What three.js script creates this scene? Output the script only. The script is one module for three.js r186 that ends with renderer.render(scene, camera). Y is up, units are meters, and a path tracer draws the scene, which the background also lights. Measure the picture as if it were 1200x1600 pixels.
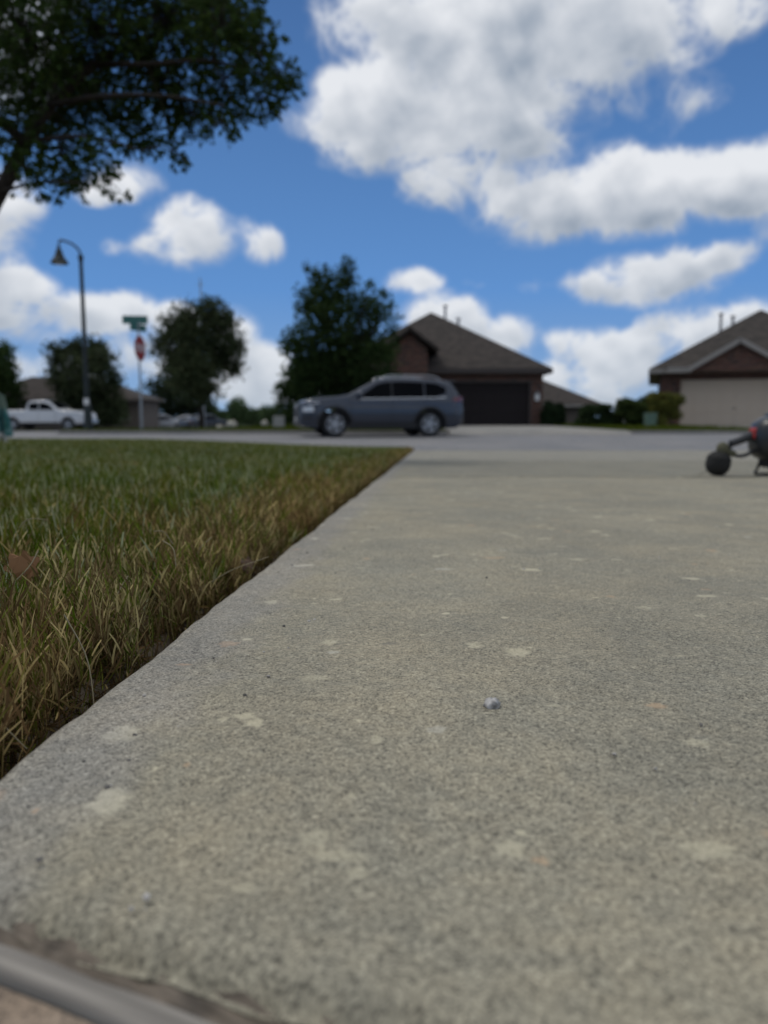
import * as THREE from 'three';
import { mergeGeometries, mergeVertices } from 'three/addons/utils/BufferGeometryUtils.js';
import { RoundedBoxGeometry } from 'three/addons/geometries/RoundedBoxGeometry.js';
import { ConvexGeometry } from 'three/addons/geometries/ConvexGeometry.js';
import { TextGeometry } from 'three/addons/geometries/TextGeometry.js';
import { FontLoader } from 'three/addons/loaders/FontLoader.js';
import { createNoise3D, createNoise2D } from 'simplex-noise';

// ---------------------------------------------------------------- camera (a phone standing on the driveway)
const F = 1202, PITCH = Math.atan(145 / F), EYE = 0.13;        // photo focal length in its pixels; horizon at row 655
const scene = new THREE.Scene();
const camera = new THREE.PerspectiveCamera(2 * Math.atan(800 / F) * 180 / Math.PI, 0.75, 0.01, 3000);
camera.position.set(0, EYE, 0);
camera.rotation.x = -PITCH;
camera.focus = 0.47;
camera.userData.fStop = 7.6;

const renderer = new THREE.WebGLRenderer({ antialias: true });
renderer.toneMapping = THREE.LinearToneMapping;
renderer.toneMappingExposure = 0.92;
renderer.shadowMap.enabled = true;

// ---------------------------------------------------------------- small tools
function rng(seed) { let a = seed >>> 0; return () => { a = (a + 0x6D2B79F5) | 0; let t = Math.imul(a ^ (a >>> 15), 1 | a); t = (t + Math.imul(t ^ (t >>> 7), 61 | t)) ^ t; return ((t ^ (t >>> 14)) >>> 0) / 4294967296; }; }
const n3 = createNoise3D(rng(11)), n2 = createNoise2D(rng(12));
const clamp = (x, a = 0, b = 1) => Math.min(b, Math.max(a, x));
const sstep = (a, b, x) => { const t = clamp((x - a) / (b - a)); return t * t * (3 - 2 * t); };
const mix = (a, b, t) => a + (b - a) * t;
const V = (x, y, z) => new THREE.Vector3(x, y, z);
const RGB = (r, g, b) => new THREE.Color().setRGB(r, g, b);
function dirOf(px, py) { const cx = (px - 600) / F, cy = (800 - py) / F, c = Math.cos(PITCH), s = Math.sin(PITCH); return V(cx, cy * c - s, -(c + cy * s)); }
function P(px, py, d) { const v = dirOf(px, py); v.multiplyScalar(d / -v.z); v.y += EYE; return v; }   // the point seen at that pixel, d metres ahead
function curve(pts) {                                           // smooth (monotone) curve through [x, y] points, x rising
  const n = pts.length, m = [];
  for (let i = 0; i < n; i++) {
    const a = i ? (pts[i][1] - pts[i - 1][1]) / (pts[i][0] - pts[i - 1][0]) : 0, b = i < n - 1 ? (pts[i + 1][1] - pts[i][1]) / (pts[i + 1][0] - pts[i][0]) : 0;
    m.push(i === 0 ? b : i === n - 1 ? a : a * b <= 0 ? 0 : 2 * a * b / (a + b));
  }
  return (x) => {
    if (x <= pts[0][0]) return pts[0][1]; if (x >= pts[n - 1][0]) return pts[n - 1][1];
    let i = 0; while (x > pts[i + 1][0]) i++;
    const h = pts[i + 1][0] - pts[i][0], t = (x - pts[i][0]) / h, t2 = t * t, t3 = t2 * t;
    return pts[i][1] * (2 * t3 - 3 * t2 + 1) + m[i] * h * (t3 - 2 * t2 + t) + pts[i + 1][1] * (-2 * t3 + 3 * t2) + m[i + 1] * h * (t3 - t2);
  };
}
const taken = {};
function numbered(name) { const k = taken[name] = (taken[name] ?? -1) + 1; return k ? name + '_' + String(k).padStart(3, '0') : name; }
function tag(o, label, category, group, kind) { o.userData = { ...o.userData, label, category }; if (group) o.userData.group = group; if (kind) o.userData.kind = kind; return o; }
function thing(name, label, category, pos = V(0, 0, 0), turn = 0, group) { const g = new THREE.Group(); g.name = numbered(name); g.position.copy(pos); g.rotation.y = turn; scene.add(g); return tag(g, label, category, group); }
function part(parent, name, geo, m, label) { const o = new THREE.Mesh(geo, m); o.name = name; o.castShadow = o.receiveShadow = true; if (label) o.userData.label = label; parent.add(o); return o; }
function structure(name, label, geo, m) { const o = geo ? new THREE.Mesh(geo, m) : new THREE.Group(); o.name = numbered(name); o.castShadow = o.receiveShadow = true; o.userData = { kind: 'structure', label, category: name.split('_').pop() }; scene.add(o); return o; }
function box(w, h, d, x = 0, y = 0, z = 0, r = 0) { const g = r ? new RoundedBoxGeometry(w, h, d, 2, r) : new THREE.BoxGeometry(w, h, d); g.translate(x, y, z); return r ? g : g.toNonIndexed(); }
function tube(points, radius, seg = 16, rad = 8, closed = false) { return new THREE.TubeGeometry(new THREE.CatmullRomCurve3(points.map((p) => p.isVector3 ? p : V(...p)), closed), seg, radius, rad, closed); }
function taperTube(points, r0, r1, seg = 10, rad = 7) {
  const c = new THREE.CatmullRomCurve3(points), g = new THREE.TubeGeometry(c, seg, 1, rad), p = g.attributes.position, q = V();
  for (let i = 0; i <= seg; i++) { const o = c.getPointAt(i / seg), r = mix(r0, r1, i / seg); for (let j = 0; j <= rad; j++) { const k = i * (rad + 1) + j; q.fromBufferAttribute(p, k).sub(o).multiplyScalar(r).add(o); p.setXYZ(k, q.x, q.y, q.z); } }
  return g;
}
function gridGeo(nu, nv, f, uvf) {                              // f(i/nu, j/nv) -> Vector3; faces turned as u x v
  const pos = [], uv = [], idx = [];
  for (let j = 0; j <= nv; j++) for (let i = 0; i <= nu; i++) { const p = f(i / nu, j / nv); pos.push(p.x, p.y, p.z); const t = uvf ? uvf(p, i / nu, j / nv) : [p.x, -p.z]; uv.push(t[0], t[1]); }
  for (let j = 0; j < nv; j++) for (let i = 0; i < nu; i++) { const a = j * (nu + 1) + i, b = a + 1, c = a + nu + 1, d = c + 1; idx.push(a, b, d, a, d, c); }
  const g = new THREE.BufferGeometry(); g.setAttribute('position', new THREE.Float32BufferAttribute(pos, 3)); g.setAttribute('uv', new THREE.Float32BufferAttribute(uv, 2)); g.setIndex(idx); g.computeVertexNormals(); return g;
}
function colored(g, f) { const p = g.attributes.position, c = new Float32Array(p.count * 3); for (let i = 0; i < p.count; i++) { const k = f(p.getX(i), p.getY(i), p.getZ(i), i); c.set(k, i * 3); } g.setAttribute('color', new THREE.BufferAttribute(c, 3)); return g; }
function boxUV(g) {                                             // uv in metres from the side each face shows
  if (g.index) g = g.toNonIndexed(); g.computeVertexNormals(); const p = g.attributes.position, n = g.attributes.normal, uv = new Float32Array(p.count * 2);
  for (let i = 0; i < p.count; i++) { const ax = Math.abs(n.getX(i)), ay = Math.abs(n.getY(i)), az = Math.abs(n.getZ(i)), x = p.getX(i), y = p.getY(i), z = p.getZ(i); uv.set(ay > ax && ay > az ? [x, z] : ax > az ? [z, y] : [x, y], i * 2); }
  g.setAttribute('uv', new THREE.BufferAttribute(uv, 2)); return g;
}
function texture(w, h, f, srgb = true) {                        // f(x, y) -> [r, g, b] 0..255
  const d = new Uint8Array(w * h * 4); for (let y = 0; y < h; y++) for (let x = 0; x < w; x++) { const c = f(x, y), o = (y * w + x) * 4; d[o] = clamp(c[0], 0, 255); d[o + 1] = clamp(c[1], 0, 255); d[o + 2] = clamp(c[2], 0, 255); d[o + 3] = 255; }
  const t = new THREE.DataTexture(d, w, h); t.wrapS = t.wrapT = THREE.RepeatWrapping; t.magFilter = THREE.LinearFilter; t.minFilter = THREE.LinearMipmapLinearFilter; if (srgb) t.colorSpace = THREE.SRGBColorSpace; t.needsUpdate = true; return t;
}
const hash = (x, y, s) => { let h = Math.imul(x, 374761393) + Math.imul(y, 668265263) + Math.imul(s, 974634777) | 0; h = Math.imul(h ^ (h >>> 13), 1274126177); return ((h ^ (h >>> 16)) >>> 0) / 4294967296; };
function tileNoise(x, y, period, s) {                           // value noise that repeats after `period` cells
  const xi = Math.floor(x), yi = Math.floor(y), fx = x - xi, fy = y - yi, u = fx * fx * (3 - 2 * fx), v = fy * fy * (3 - 2 * fy), m = (a) => ((a % period) + period) % period;
  return mix(mix(hash(m(xi), m(yi), s), hash(m(xi + 1), m(yi), s), u), mix(hash(m(xi), m(yi + 1), s), hash(m(xi + 1), m(yi + 1), s), u), v);
}

// ---------------------------------------------------------------- sky: blue air and broken cumulus, computed by direction
const toSun = V(-0.42, 0.86, -0.30).normalize();
{
  const W = 3072, H = 1536, half = H / 2, rad = Math.PI / 180, field = new Float32Array(W * half), dens = new Float32Array(W * half);
  const blob = (az, el, ra, re, w = 1) => {                     // degrees; adds a soft mound to the cloud field
    const ce = Math.max(0.12, Math.cos(el * rad)), j0 = Math.max(0, Math.floor((el - re) / 180 * H)), j1 = Math.min(half - 1, Math.ceil((el + re) / 180 * H));
    for (let j = j0; j <= j1; j++) {
      const e = (j + 0.5) / H * 180, qe = (e - el) / re, span = ra / ce;
      for (let a = az - span; a <= az + span; a += 360 / W) {
        const qa = (a - az) / span, q = qa * qa + qe * qe; if (q >= 1) continue;
        const th = (a - 90) * rad, c = ((Math.floor((th / (2 * Math.PI) + 0.5) * W) % W) + W) % W, k = j * W + c, v = w * Math.pow(1 - q, 0.8);
        field[k] = Math.max(field[k], v) + 0.25 * Math.min(field[k], v);
      }
    }
  };
  const seen = [   // clouds of the photograph: column, row, half width, half height in photo pixels, strength
    [760, 30, 270, 115, 1.1], [620, 30, 95, 60, .62], [960, 50, 180, 100, 1], [1140, 10, 90, 60, .8], [1060, 150, 90, 40, .55], [655, 160, 165, 95, 1.1], [520, 190, 95, 42, .9], [560, 140, 70, 50, .8], [800, 190, 140, 95, 1], [610, 235, 120, 44, .8],
    [740, 270, 130, 62, .9], [850, 325, 125, 64, 1.05], [1000, 305, 180, 70, 1.15], [1140, 285, 115, 65, 1.1], [960, 255, 60, 40, .8], [1040, 190, 30, 30, .4], [1215, 270, 70, 70, 1],
    [1020, 436, 130, 46, .9], [955, 448, 75, 34, .85], [1080, 415, 95, 40, .9], [1150, 395, 46, 24, .5], [830, 445, 35, 14, .45], [900, 440, 44, 20, .55], [1090, 505, 95, 34, .85], [1010, 540, 70, 30, .75], [1175, 490, 60, 34, .85], [915, 540, 66, 32, .85], [960, 585, 90, 50, .9], [865, 592, 40, 34, .85], [1110, 560, 90, 40, .7], [930, 625, 120, 26, .7],
    [645, 440, 50, 24, .9], [690, 492, 75, 40, 1], [735, 510, 40, 30, .8], [800, 520, 52, 34, .9], [745, 560, 90, 40, .8], [880, 527, 46, 22, .75], [740, 443, 20, 9, .42],
    [300, 365, 80, 58, 1.05], [325, 335, 30, 28, .8], [240, 388, 48, 30, .8], [410, 382, 38, 34, .85], [385, 355, 22, 24, .6], [175, 385, 24, 14, .6], [200, 280, 60, 38, .95], [150, 302, 40, 22, .7],
    [25, 445, 70, 36, 1], [0, 490, 80, 30, .75], [140, 492, 95, 38, .95], [205, 485, 50, 34, .9], [265, 500, 50, 34, .85], [60, 525, 60, 20, .6], [110, 575, 100, 38, .8], [225, 560, 90, 44, .85], [365, 515, 44, 40, .9], [395, 570, 66, 42, .95], [430, 615, 110, 40, .8], [310, 605, 100, 46, .8], [20, 585, 80, 40, .85], [-90, 470, 110, 60, .9], [-100, 560, 140, 60, .9], [560, 610, 90, 30, .6], [1300, 330, 120, 80, 1], [1320, 90, 90, 70, .8], [1300, 500, 120, 50, .9], [760, -110, 230, 90, .9], [1010, -150, 150, 80, .7]];
  for (const [px, py, rx, ry, w] of seen) {
    const at = (x, y) => { const v = dirOf(x, y).normalize(); return [Math.atan2(v.x, -v.z) / rad, Math.asin(v.y) / rad, v]; };
    const [az, el, c] = at(px, py), ra = at(px + rx, py)[2].angleTo(at(px - rx, py)[2]) / 2 / rad, re = at(px, py + ry)[2].angleTo(at(px, py - ry)[2]) / 2 / rad;
    blob(az, el, ra * 1.12, re * 1.12, w);
  }
  const r = rng(77);
  for (let k = 0; k < 300; k++) {                                // the same kind of sky all round
    const el = Math.asin(mix(0.02, 1, r())) / rad, az = r() * 360 - 180; const v = V(Math.sin(az * rad) * Math.cos(el * rad), Math.sin(el * rad), -Math.cos(az * rad) * Math.cos(el * rad));
    const y = v.y * Math.cos(PITCH) + -v.z * Math.sin(PITCH), z = -v.z * Math.cos(PITCH) - v.y * Math.sin(PITCH);
    if (z > 0 && Math.abs(v.x / z) < 0.66 && y / z < 0.86) continue;
    const s = mix(3.2, 9, Math.pow(Math.sin(el * rad), 0.7)) * (0.6 + r() * 0.9), flat = mix(0.42, 0.8, Math.sin(el * rad));
    for (let i = 0; i < 6; i++) { const q = s * (0.45 + r() * 0.55); blob(az + (r() - 0.5) * 2.4 * s / Math.max(0.2, Math.cos(el * rad)), clamp(el + (r() - 0.5) * 1.1 * s * flat, 1, 89), q, q * flat, 0.7 + r() * 0.45); }
  }
  const D = (j, c) => V(Math.cos(((c + 0.5) / W - 0.5) * 2 * Math.PI) * Math.cos((j + 0.5) / H * Math.PI), Math.sin((j + 0.5) / H * Math.PI), Math.sin(((c + 0.5) / W - 0.5) * 2 * Math.PI) * Math.cos((j + 0.5) / H * Math.PI));
  for (let j = 0; j < half; j++) for (let c = 0; c < W; c++) {
    const k = j * W + c, f = field[k]; if (f <= 0) { dens[k] = -1; continue; }
    const v = D(j, c), wx = n3(v.x * 8, v.y * 8, v.z * 8) * 0.022, wy = n3(v.x * 8 + 9, v.y * 8, v.z * 8 + 4) * 0.022, x = v.x + wx, y = v.y + wy, z = v.z - wx;
    let s = 0, a = 0.5, q = 9; for (let o = 0; o < 7; o++) { const t = n3(x * q, y * q, z * q); s += a * (o < 2 ? t : 0.55 - 1.4 * Math.abs(t)); a *= 0.62; q *= 1.98; }
    dens[k] = Math.min(f, 1.15) * 1.22 - 0.56 + 0.74 * s;
  }
  const out = new Float32Array(W * H * 4), at = (j, c) => (j < 0 || j >= half ? -1 : dens[j * W + ((c % W) + W) % W]);
  const air = (e) => { const t = Math.pow(clamp(Math.sin(e * rad)), 0.62); const lo = [0.34, 0.51, 0.73], mid = [0.130, 0.310, 0.67], hi = [0.013, 0.042, 0.17]; const p = clamp(t / 0.32), q = clamp((t - 0.32) / 0.55); return lo.map((l, i) => t < 0.32 ? mix(l, mid[i], p) : mix(mid[i], hi[i], q)); };
  for (let j = 0; j < H; j++) for (let c = 0; c < W; c++) {
    const o = (j * W + c) * 4; out[o + 3] = 1;
    if (j < half) { out[o] = out[o + 1] = out[o + 2] = 0.18; continue; }
    const jj = j - half, e = (jj + 0.5) / H * 180, d = dens[jj * W + c], col = air(e);
    if (d > -0.45) {
      let above = 0; for (const [dj, dc, w] of [[12, -6, .8], [20, -10, 1], [32, -14, 1], [48, -20, 1]]) above += w * clamp(at(jj + dj, c + dc), 0, 0.8);
      const up = (q) => clamp(at(jj + q, c - (q >> 1)), -0.3, 1.3), dn = (q) => clamp(at(jj - q, c + (q >> 1)), -0.3, 1.3);
      const relief = 0.5 * (dn(3) - up(3)) + 0.6 * (dn(7) - up(7)) + 0.5 * (dn(14) - up(14));
      const v = D(jj, c), m = n3(v.x * 9, v.y * 14, v.z * 9) + 0.7 * n3(v.x * 22 + 5, v.y * 34, v.z * 22);
      const al = clamp(Math.pow(sstep(-0.16, 0.60, d), 1.25) * 0.99 + 0.16 * sstep(-0.45, 0.1, d)), lit = clamp(0.86 + 0.24 * relief - 0.12 * above - 0.12 * sstep(0.3, 1.0, d) + 0.20 * m * sstep(0.05, 0.6, d));
      const haze = Math.pow(1 - clamp(e / 16), 2) * 0.35, cl = [0, 1, 2].map((i) => mix(mix([0.30, 0.365, 0.46][i], [0.86, 0.885, 0.93][i], lit), [0.5, 0.6, 0.72][i], haze));
      for (let i = 0; i < 3; i++) col[i] = mix(col[i], cl[i], al);
    }
    out[o] = col[0]; out[o + 1] = col[1]; out[o + 2] = col[2];
  }
  const sky = new THREE.DataTexture(out, W, H, THREE.RGBAFormat, THREE.FloatType); sky.mapping = THREE.EquirectangularReflectionMapping; sky.magFilter = THREE.LinearFilter; sky.needsUpdate = true;
  scene.background = sky; scene.environment = sky;
}
// the sun, behind the big cloud: weak and very soft
const sun = new THREE.DirectionalLight(RGB(1, 0.95, 0.87), 1.25);
sun.position.copy(toSun).multiplyScalar(80); sun.castShadow = true; sun.shadow.radius = 22; sun.shadow.mapSize.set(2048, 2048);
Object.assign(sun.shadow.camera, { left: -60, right: 60, top: 60, bottom: -60, near: 1, far: 200 });
scene.add(sun, sun.target);

// ---------------------------------------------------------------- materials
const std = (color, roughness = 0.9, extra = {}) => new THREE.MeshStandardMaterial({ color, roughness, ...extra });
const phys = (color, roughness, extra = {}) => new THREE.MeshPhysicalMaterial({ color, roughness, ...extra });
function concreteTextures(size, metres, seed, spots, pit) {     // sand grain, pits, pale and rusty flecks
  const N = size, hgt = new Float32Array(N * N), col = new Float32Array(N * N * 3), r = rng(seed), px = N / metres;
  for (let y = 0; y < N; y++) for (let x = 0; x < N; x++) {
    const k = y * N + x, g1 = hash(x, y, seed), g2 = tileNoise(x / 1.6 , y / 1.6, N / 1.6, seed + 1), g3 = tileNoise(x / 4, y / 4, N / 4, seed + 2), g4 = tileNoise(x / 16, y / 16, N / 16, seed + 3), g5 = tileNoise(x / 128, y / 128, N / 128, seed + 4);
    const h = 0.42 * g1 + 0.45 * g2 + 0.13 * g3, p = sstep(0.42, 0.24, h) * pit;
    const v = 0.84 + 0.20 * (h - 0.5) + 0.05 * (g3 - 0.5) + 0.05 * (g4 - 0.5) + 0.07 * (g5 - 0.5) - 0.30 * p + 0.20 * sstep(0.70, 0.82, h);
    hgt[k] = h - 0.4 * p + 0.1 * (g4 - 0.5); const w = 0.012 * (g4 - 0.5) + 0.02 * (g5 - 0.5);
    col[k * 3] = v * (1 + w); col[k * 3 + 1] = v; col[k * 3 + 2] = v * (1 - w * 1.4);
  }
  for (let i = 0; i < spots; i++) {                             // aggregate showing through, mortar splashes, rust
    const cx = r() * N, cy = r() * N, rr = px * (0.002 + 0.0095 * Math.pow(r(), 1.9)), kind = r(), ph = r() * 99, el = 0.7 + r() * 0.6, tint = kind < 0.74 ? [1.20, 1.20, 1.18] : kind < 0.85 ? [1.10, 1.0, 0.94] : kind < 0.92 ? [0.80, 0.80, 0.82] : [1.1, 1.12, 1.18];
    for (let y = Math.floor(cy - rr * 1.7); y <= cy + rr * 1.7; y++) for (let x = Math.floor(cx - rr * 1.7); x <= cx + rr * 1.7; x++) {
      const dx = (x - cx) * el, dy = (y - cy) / el, a = Math.atan2(dy, dx), q = Math.hypot(dx, dy) / (rr * (0.85 + 0.28 * n2(Math.cos(a) * 0.8 + ph, Math.sin(a) * 0.8) + 0.06 * n2(Math.cos(a) * 2.5 + ph, Math.sin(a) * 2.5)));
      const al = sstep(1.15, 0.6, q) * (0.45 + 0.5 * hash(i, 3, 1)); if (al <= 0) continue; const k = (((y % N) + N) % N) * N + ((x % N) + N) % N;
      for (let c = 0; c < 3; c++) col[k * 3 + c] = mix(col[k * 3 + c], (0.25 * col[k * 3 + c] + 0.69) * tint[c], al); hgt[k] = mix(hgt[k], 0.62, al * 0.7);
    }
  }
  const c = texture(N, N, (x, y) => { const k = (y * N + x) * 3; return [col[k] * 225, col[k + 1] * 225, col[k + 2] * 225]; });
  const b = texture(N, N, (x, y) => { const v = hgt[y * N + x] * 255; return [v, v, v]; }, false);
  for (const t of [c, b]) t.repeat.set(1 / metres, 1 / metres);
  return { map: c, bumpMap: b };
}
const fineConcrete = concreteTextures(2048, 0.95, 31, 250, 1), coarseConcrete = concreteTextures(1024, 6, 57, 160, 0.5);
const M = {
  slab: std(RGB(0.615, 0.555, 0.405), 0.94, { ...fineConcrete, bumpScale: 0.0005, vertexColors: true }),
  walk: std(RGB(0.50, 0.475, 0.43), 0.94, { ...coarseConcrete, bumpScale: 0.002, vertexColors: true }),
  road: std(RGB(0.42, 0.41, 0.41), 0.92, { ...coarseConcrete, bumpScale: 0.004, vertexColors: true }),
  soil: std(RGB(0.19, 0.145, 0.10), 1, { bumpMap: coarseConcrete.bumpMap, bumpScale: 0.02, vertexColors: true }),
  farGrass: std(RGB(0.075, 0.095, 0.030), 1, { ...coarseConcrete, bumpScale: 0.05, vertexColors: true }),
};
// ---------------------------------------------------------------- lie of the land (d = metres ahead of the camera)
const edgeX = (d) => -0.156 + 0.052 * (d - 0.307) + 0.0018 * n2(d * 1.6, 3) * clamp(d, 0, 1) + 0.0009 * n2(d * 6, 8) + 0.0006 * n2(d * 31, 8);   // lawn edge of the driveway
const GRADE = 0.03, slabY = (d) => -GRADE * d;
const lawnY = (x, d) => { const side = sstep(0.2, -4.2, x), g = -GRADE * d * (1 - 0.36 * side); return mix(g, -0.42, sstep(12.6, 14.1, d)); };
const NEAR = 14.3, FAR = 24.7;
const roadY = (x, d) => mix(-0.50, -0.342, clamp((d - NEAR) / (FAR - NEAR)) ** 0.8) - 0.0 * x;
const farY = (x, d) => { const right = mix(-0.245, -0.186, clamp((d - FAR) / 13)), left = -0.26 - 0.0135 * (d - FAR) * (d < 120 ? 1 : 120 / d); return mix(right, left, sstep(-3.5, -10, x)) - (d > 55 ? 0.02 * (d - 55) * sstep(-6, 4, x) * (d < 110 ? 1 : 55 / (d - 55)) : 0); };
// driveway of three pours
const driveway = structure('driveway', 'worn sandy concrete driveway running down to the street');
const jointD = (x) => 0.2015 - 0.4066 * (x + 0.105);            // near joint, skew to the lawn edge
function pour(name, label, d0, d1, nu, nv, m, tintf, width = 6.4) {
  const g = gridGeo(nu, nv, (u, v) => {
    const o = u < 0.06 ? u / 0.06 : 1, t = u < 0.06 ? 0 : Math.pow((u - 0.06) / 0.94, 1.9), R = 0.013;
    let d = mix(d0 ?? 0, d1, d0 === null ? Math.pow(v, 2.6) : v), x;
    if (d0 === null) { const xe = edgeX(0.25) + 0.016 + t * width, dj = jointD(xe) + 0.0016 * n2(xe * 18, 1) + 0.0004 * n2(xe * 90, 4); d = mix(dj, d1, Math.pow(v, 2.6)); }
    const xe = edgeX(d), a = o * Math.PI / 2; let y = slabY(d);
    if (o < 1) { x = xe + R * (1 - Math.cos(a)) ; x = xe + R * (1 - Math.cos(a)); y += -R * (1 - Math.sin(a)) - (o === 0 ? 0.06 : 0); } else x = xe + R + t * width;
    y += 0.0009 * n2(x * 14, d * 14) + 0.0016 * n2(x * 3, d * 3);
    if (o === 1) { const e = Math.min(v * (d1 - (d0 ?? 0)), (1 - v) * (d1 - (d0 ?? 0))); if (v === 0 || v === 1) y -= d0 === null && v === 0 ? 0.012 : 0.03; else if (d0 === null && v < 0.2) { const q = d - (jointD(x) + 0.0016 * n2(x * 18, 1)); y -= 0.006 * Math.pow(clamp(1 - q / 0.010), 1.6); } else if (e < 0.012) y -= 0.004; }
    return V(x, y, -d);
  });
  // u runs right, v runs away: u x v faces up
  colored(g, (x, y, z) => {
    const d = -z, e = x - edgeX(d), rim = sstep(0.075, 0.03, e + 0.012 * n2(x * 30, d * 12)), s = 1 + 0.06 * n2(x * 2.1, d * 1.3) + 0.05 * n2(x * 7 + 4, d * 5) + 0.03 * n2(x * 22, d * 18), w = 0.010 * n2(x * 3 + 9, d * 2);
    return tintf(s).map((c, i) => c * mix(1 + w * [1, 0, -1.2][i], [0.97, 0.99, 1.12][i], rim));
  });
  const o = part(driveway, name, g, m, label); return o;
}
pour('concrete_slab', 'sandy tan slab with pale flecks', null, 2.9, 300, 260, M.slab, (s) => [s, s, s]);
pour('concrete_slab_001', 'darker grey slab', 2.912, 5.55, 120, 60, M.slab, (s) => [0.80 * s, 0.82 * s, 0.85 * s]);
pour('concrete_slab_002', 'pale grey slab by the street', 5.562, 12.7, 120, 80, M.slab, (s) => [0.93 * s, 0.96 * s, 1.06 * s]);
{ // apron down to the gutter, flaring to the left
  const g = gridGeo(60, 14, (u, v) => { const d = mix(12.71, NEAR + 0.02, v), x0 = edgeX(12.7) - 0.9 * v * v; return V(mix(x0, 7.9, u), mix(slabY(12.7), -0.495, sstep(0, 1, v)), -d); });
  colored(g, (x, y, z) => { const s = 0.97 + 0.05 * n2(x, z); return [s, s, s * 1.02]; }); part(driveway, 'apron', g, M.walk);
}
{ // soil in the joint at the camera's feet, the wooden strip and the garage floor
  const dir = V(0.912, 0, 0.41).normalize(), nrm = V(0.41, 0, -0.912).normalize(), o = V(-0.105, 0, -0.195).addScaledVector(nrm, 0.004);
  const strip = (a, b, y, prof, nu, nv, nz) => gridGeo(nu, nv, (u, v) => { const s = mix(-0.35, 1.6, u), t = mix(-a, -b, v), p = o.clone().addScaledVector(dir, s).addScaledVector(nrm, t); p.y = -GRADE * -p.z + y + prof(v) + nz * (n2(s * 60, t * 200) + 0.5 * n2(s * 190, t * 500)) ; return p; }, (p, u, v) => [u * 1.95, v * (b - a)]);
  const flip = (g) => { const i = g.index.array; for (let k = 0; k < i.length; k += 3) { const t = i[k]; i[k] = i[k + 1]; i[k + 1] = t; } g.computeVertexNormals(); return g; };
  const dirt = structure('joint_soil', 'dark grit packed in the open driveway joint', colored(flip(strip(-0.008, 0.011, -0.0058, (v) => -0.002 * Math.sin(v * Math.PI), 420, 14, 0.0010)), (x, y, z) => { const s = 0.92 + 0.32 * n2(x * 120, z * 120) + 0.36 * n2(x * 400, z * 400); return [s, s * 1.08, s * 1.22]; }), M.soil);
  const wood = texture(64, 1024, (x, y) => { const s = 150 + 26 * (tileNoise(x / 3, y / 90, 64, 5) - 0.5) * 2 + 18 * (hash(x, y >> 3, 4) - 0.5); return [s * 1.0, s * 0.99, s * 0.96]; });
  wood.repeat.set(1, 40);
  tag(part(scene, 'expansion_strip', flip(strip(0.0095, 0.0195, 0.0005, (v) => -0.004 * Math.pow(Math.abs(2 * v - 1), 8), 160, 24, 0.0005)), std(RGB(0.86, 0.80, 0.74), 1, { map: wood })), 'weathered grey wooden expansion strip in the driveway joint', 'strip');
  structure('garage_floor', 'pinkish concrete floor beside the wooden strip', colored(flip(strip(0.0205, 0.5, -0.002, () => 0, 120, 30, 0.0008)), (x, y, z) => { const s = 0.80 + 0.1 * n2(x * 20, z * 20); return [s * 1.06, s * 0.90, s * 0.90]; }), M.slab);
}
// soil under the lawn, with the trench an edger leaves along the driveway
structure('lawn_soil', 'dark bare soil under the front lawn', colored(gridGeo(130, 220, (u, v) => {
  const d = mix(-0.6, 14.16, Math.pow(v, 2.2)), e = Math.pow(u, 2.4) * (0.5 + 12 * Math.pow(v, 0.9)), x = edgeX(Math.max(d, -0.6)) + 0.004 - e;
  return V(x, lawnY(x, d) - 0.028 - 0.036 * sstep(0.045, 0.016, e) + 0.006 * n2(x * 25, d * 25) * sstep(0, 0.03, e), -d);
}), (x, y, z) => { const s = 1 + 0.4 * n2(x * 30, z * 30) + 0.3 * n2(x * 90, z * 90); return [s, s, s]; }), M.soil);
scene.getObjectByName('lawn_soil').geometry.index.array.forEach((v, i, a) => { if (i % 3 === 0) { const t = a[i]; a[i] = a[i + 1]; a[i + 1] = t; } });
scene.getObjectByName('lawn_soil').geometry.computeVertexNormals();
// the street, the side street, ground beyond
const band = (x0, x1, d0, d1, nu, nv, yf) => gridGeo(nu, nv, (u, v) => { const x = mix(x0, x1, u), d = mix(d0, d1, v); return V(x, yf(x, d), -d); });
const mottled = (lo, f1 = 0.25, f2 = 1.1) => (x, y, z) => { const s = lo + 0.06 * n2(x * f1, z * f1) + 0.05 * n2(x * f2, z * f2) + 0.03 * n2(x * 4, z * 9); return [s, s, s]; };
structure('street', 'sun-bleached grey street crossing in front of the houses', colored(band(-90, 90, NEAR, FAR, 300, 24, roadY), mottled(1)), M.road);
structure('side_street', 'grey side street leading away from the corner', colored(band(-19.5, -10.6, FAR + 0.02, 120, 20, 160, (x, d) => farY(x, d) - 0.03 - 0.055 * sstep(FAR + 1.5, FAR, d)), mottled(1)), M.road);
structure('ground', 'mown grass ground beyond the street', colored(gridGeo(160, 130, (u, v) => {
  const d = FAR + 0.1 + 700 * Math.pow(v, 3), s = u * 2 - 1, x = Math.sign(s) * Math.pow(Math.abs(s), 1.8) * 500; const inSide = x > -20 && x < -10 && d < 121 ? 0.2 : 0; return V(x, farY(x, d) - inSide - (d < 40 ? 0 : 0.0), -d);
}), (x, y, z) => { const s = 1 + 0.25 * n2(x * 0.4, z * 0.4) + 0.15 * n2(x * 2, z * 2), w = 0.2 * n2(x * 0.15, z * 0.2); return [s * (1 + w), s, s * (1 - w)]; }), M.farGrass);
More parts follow.
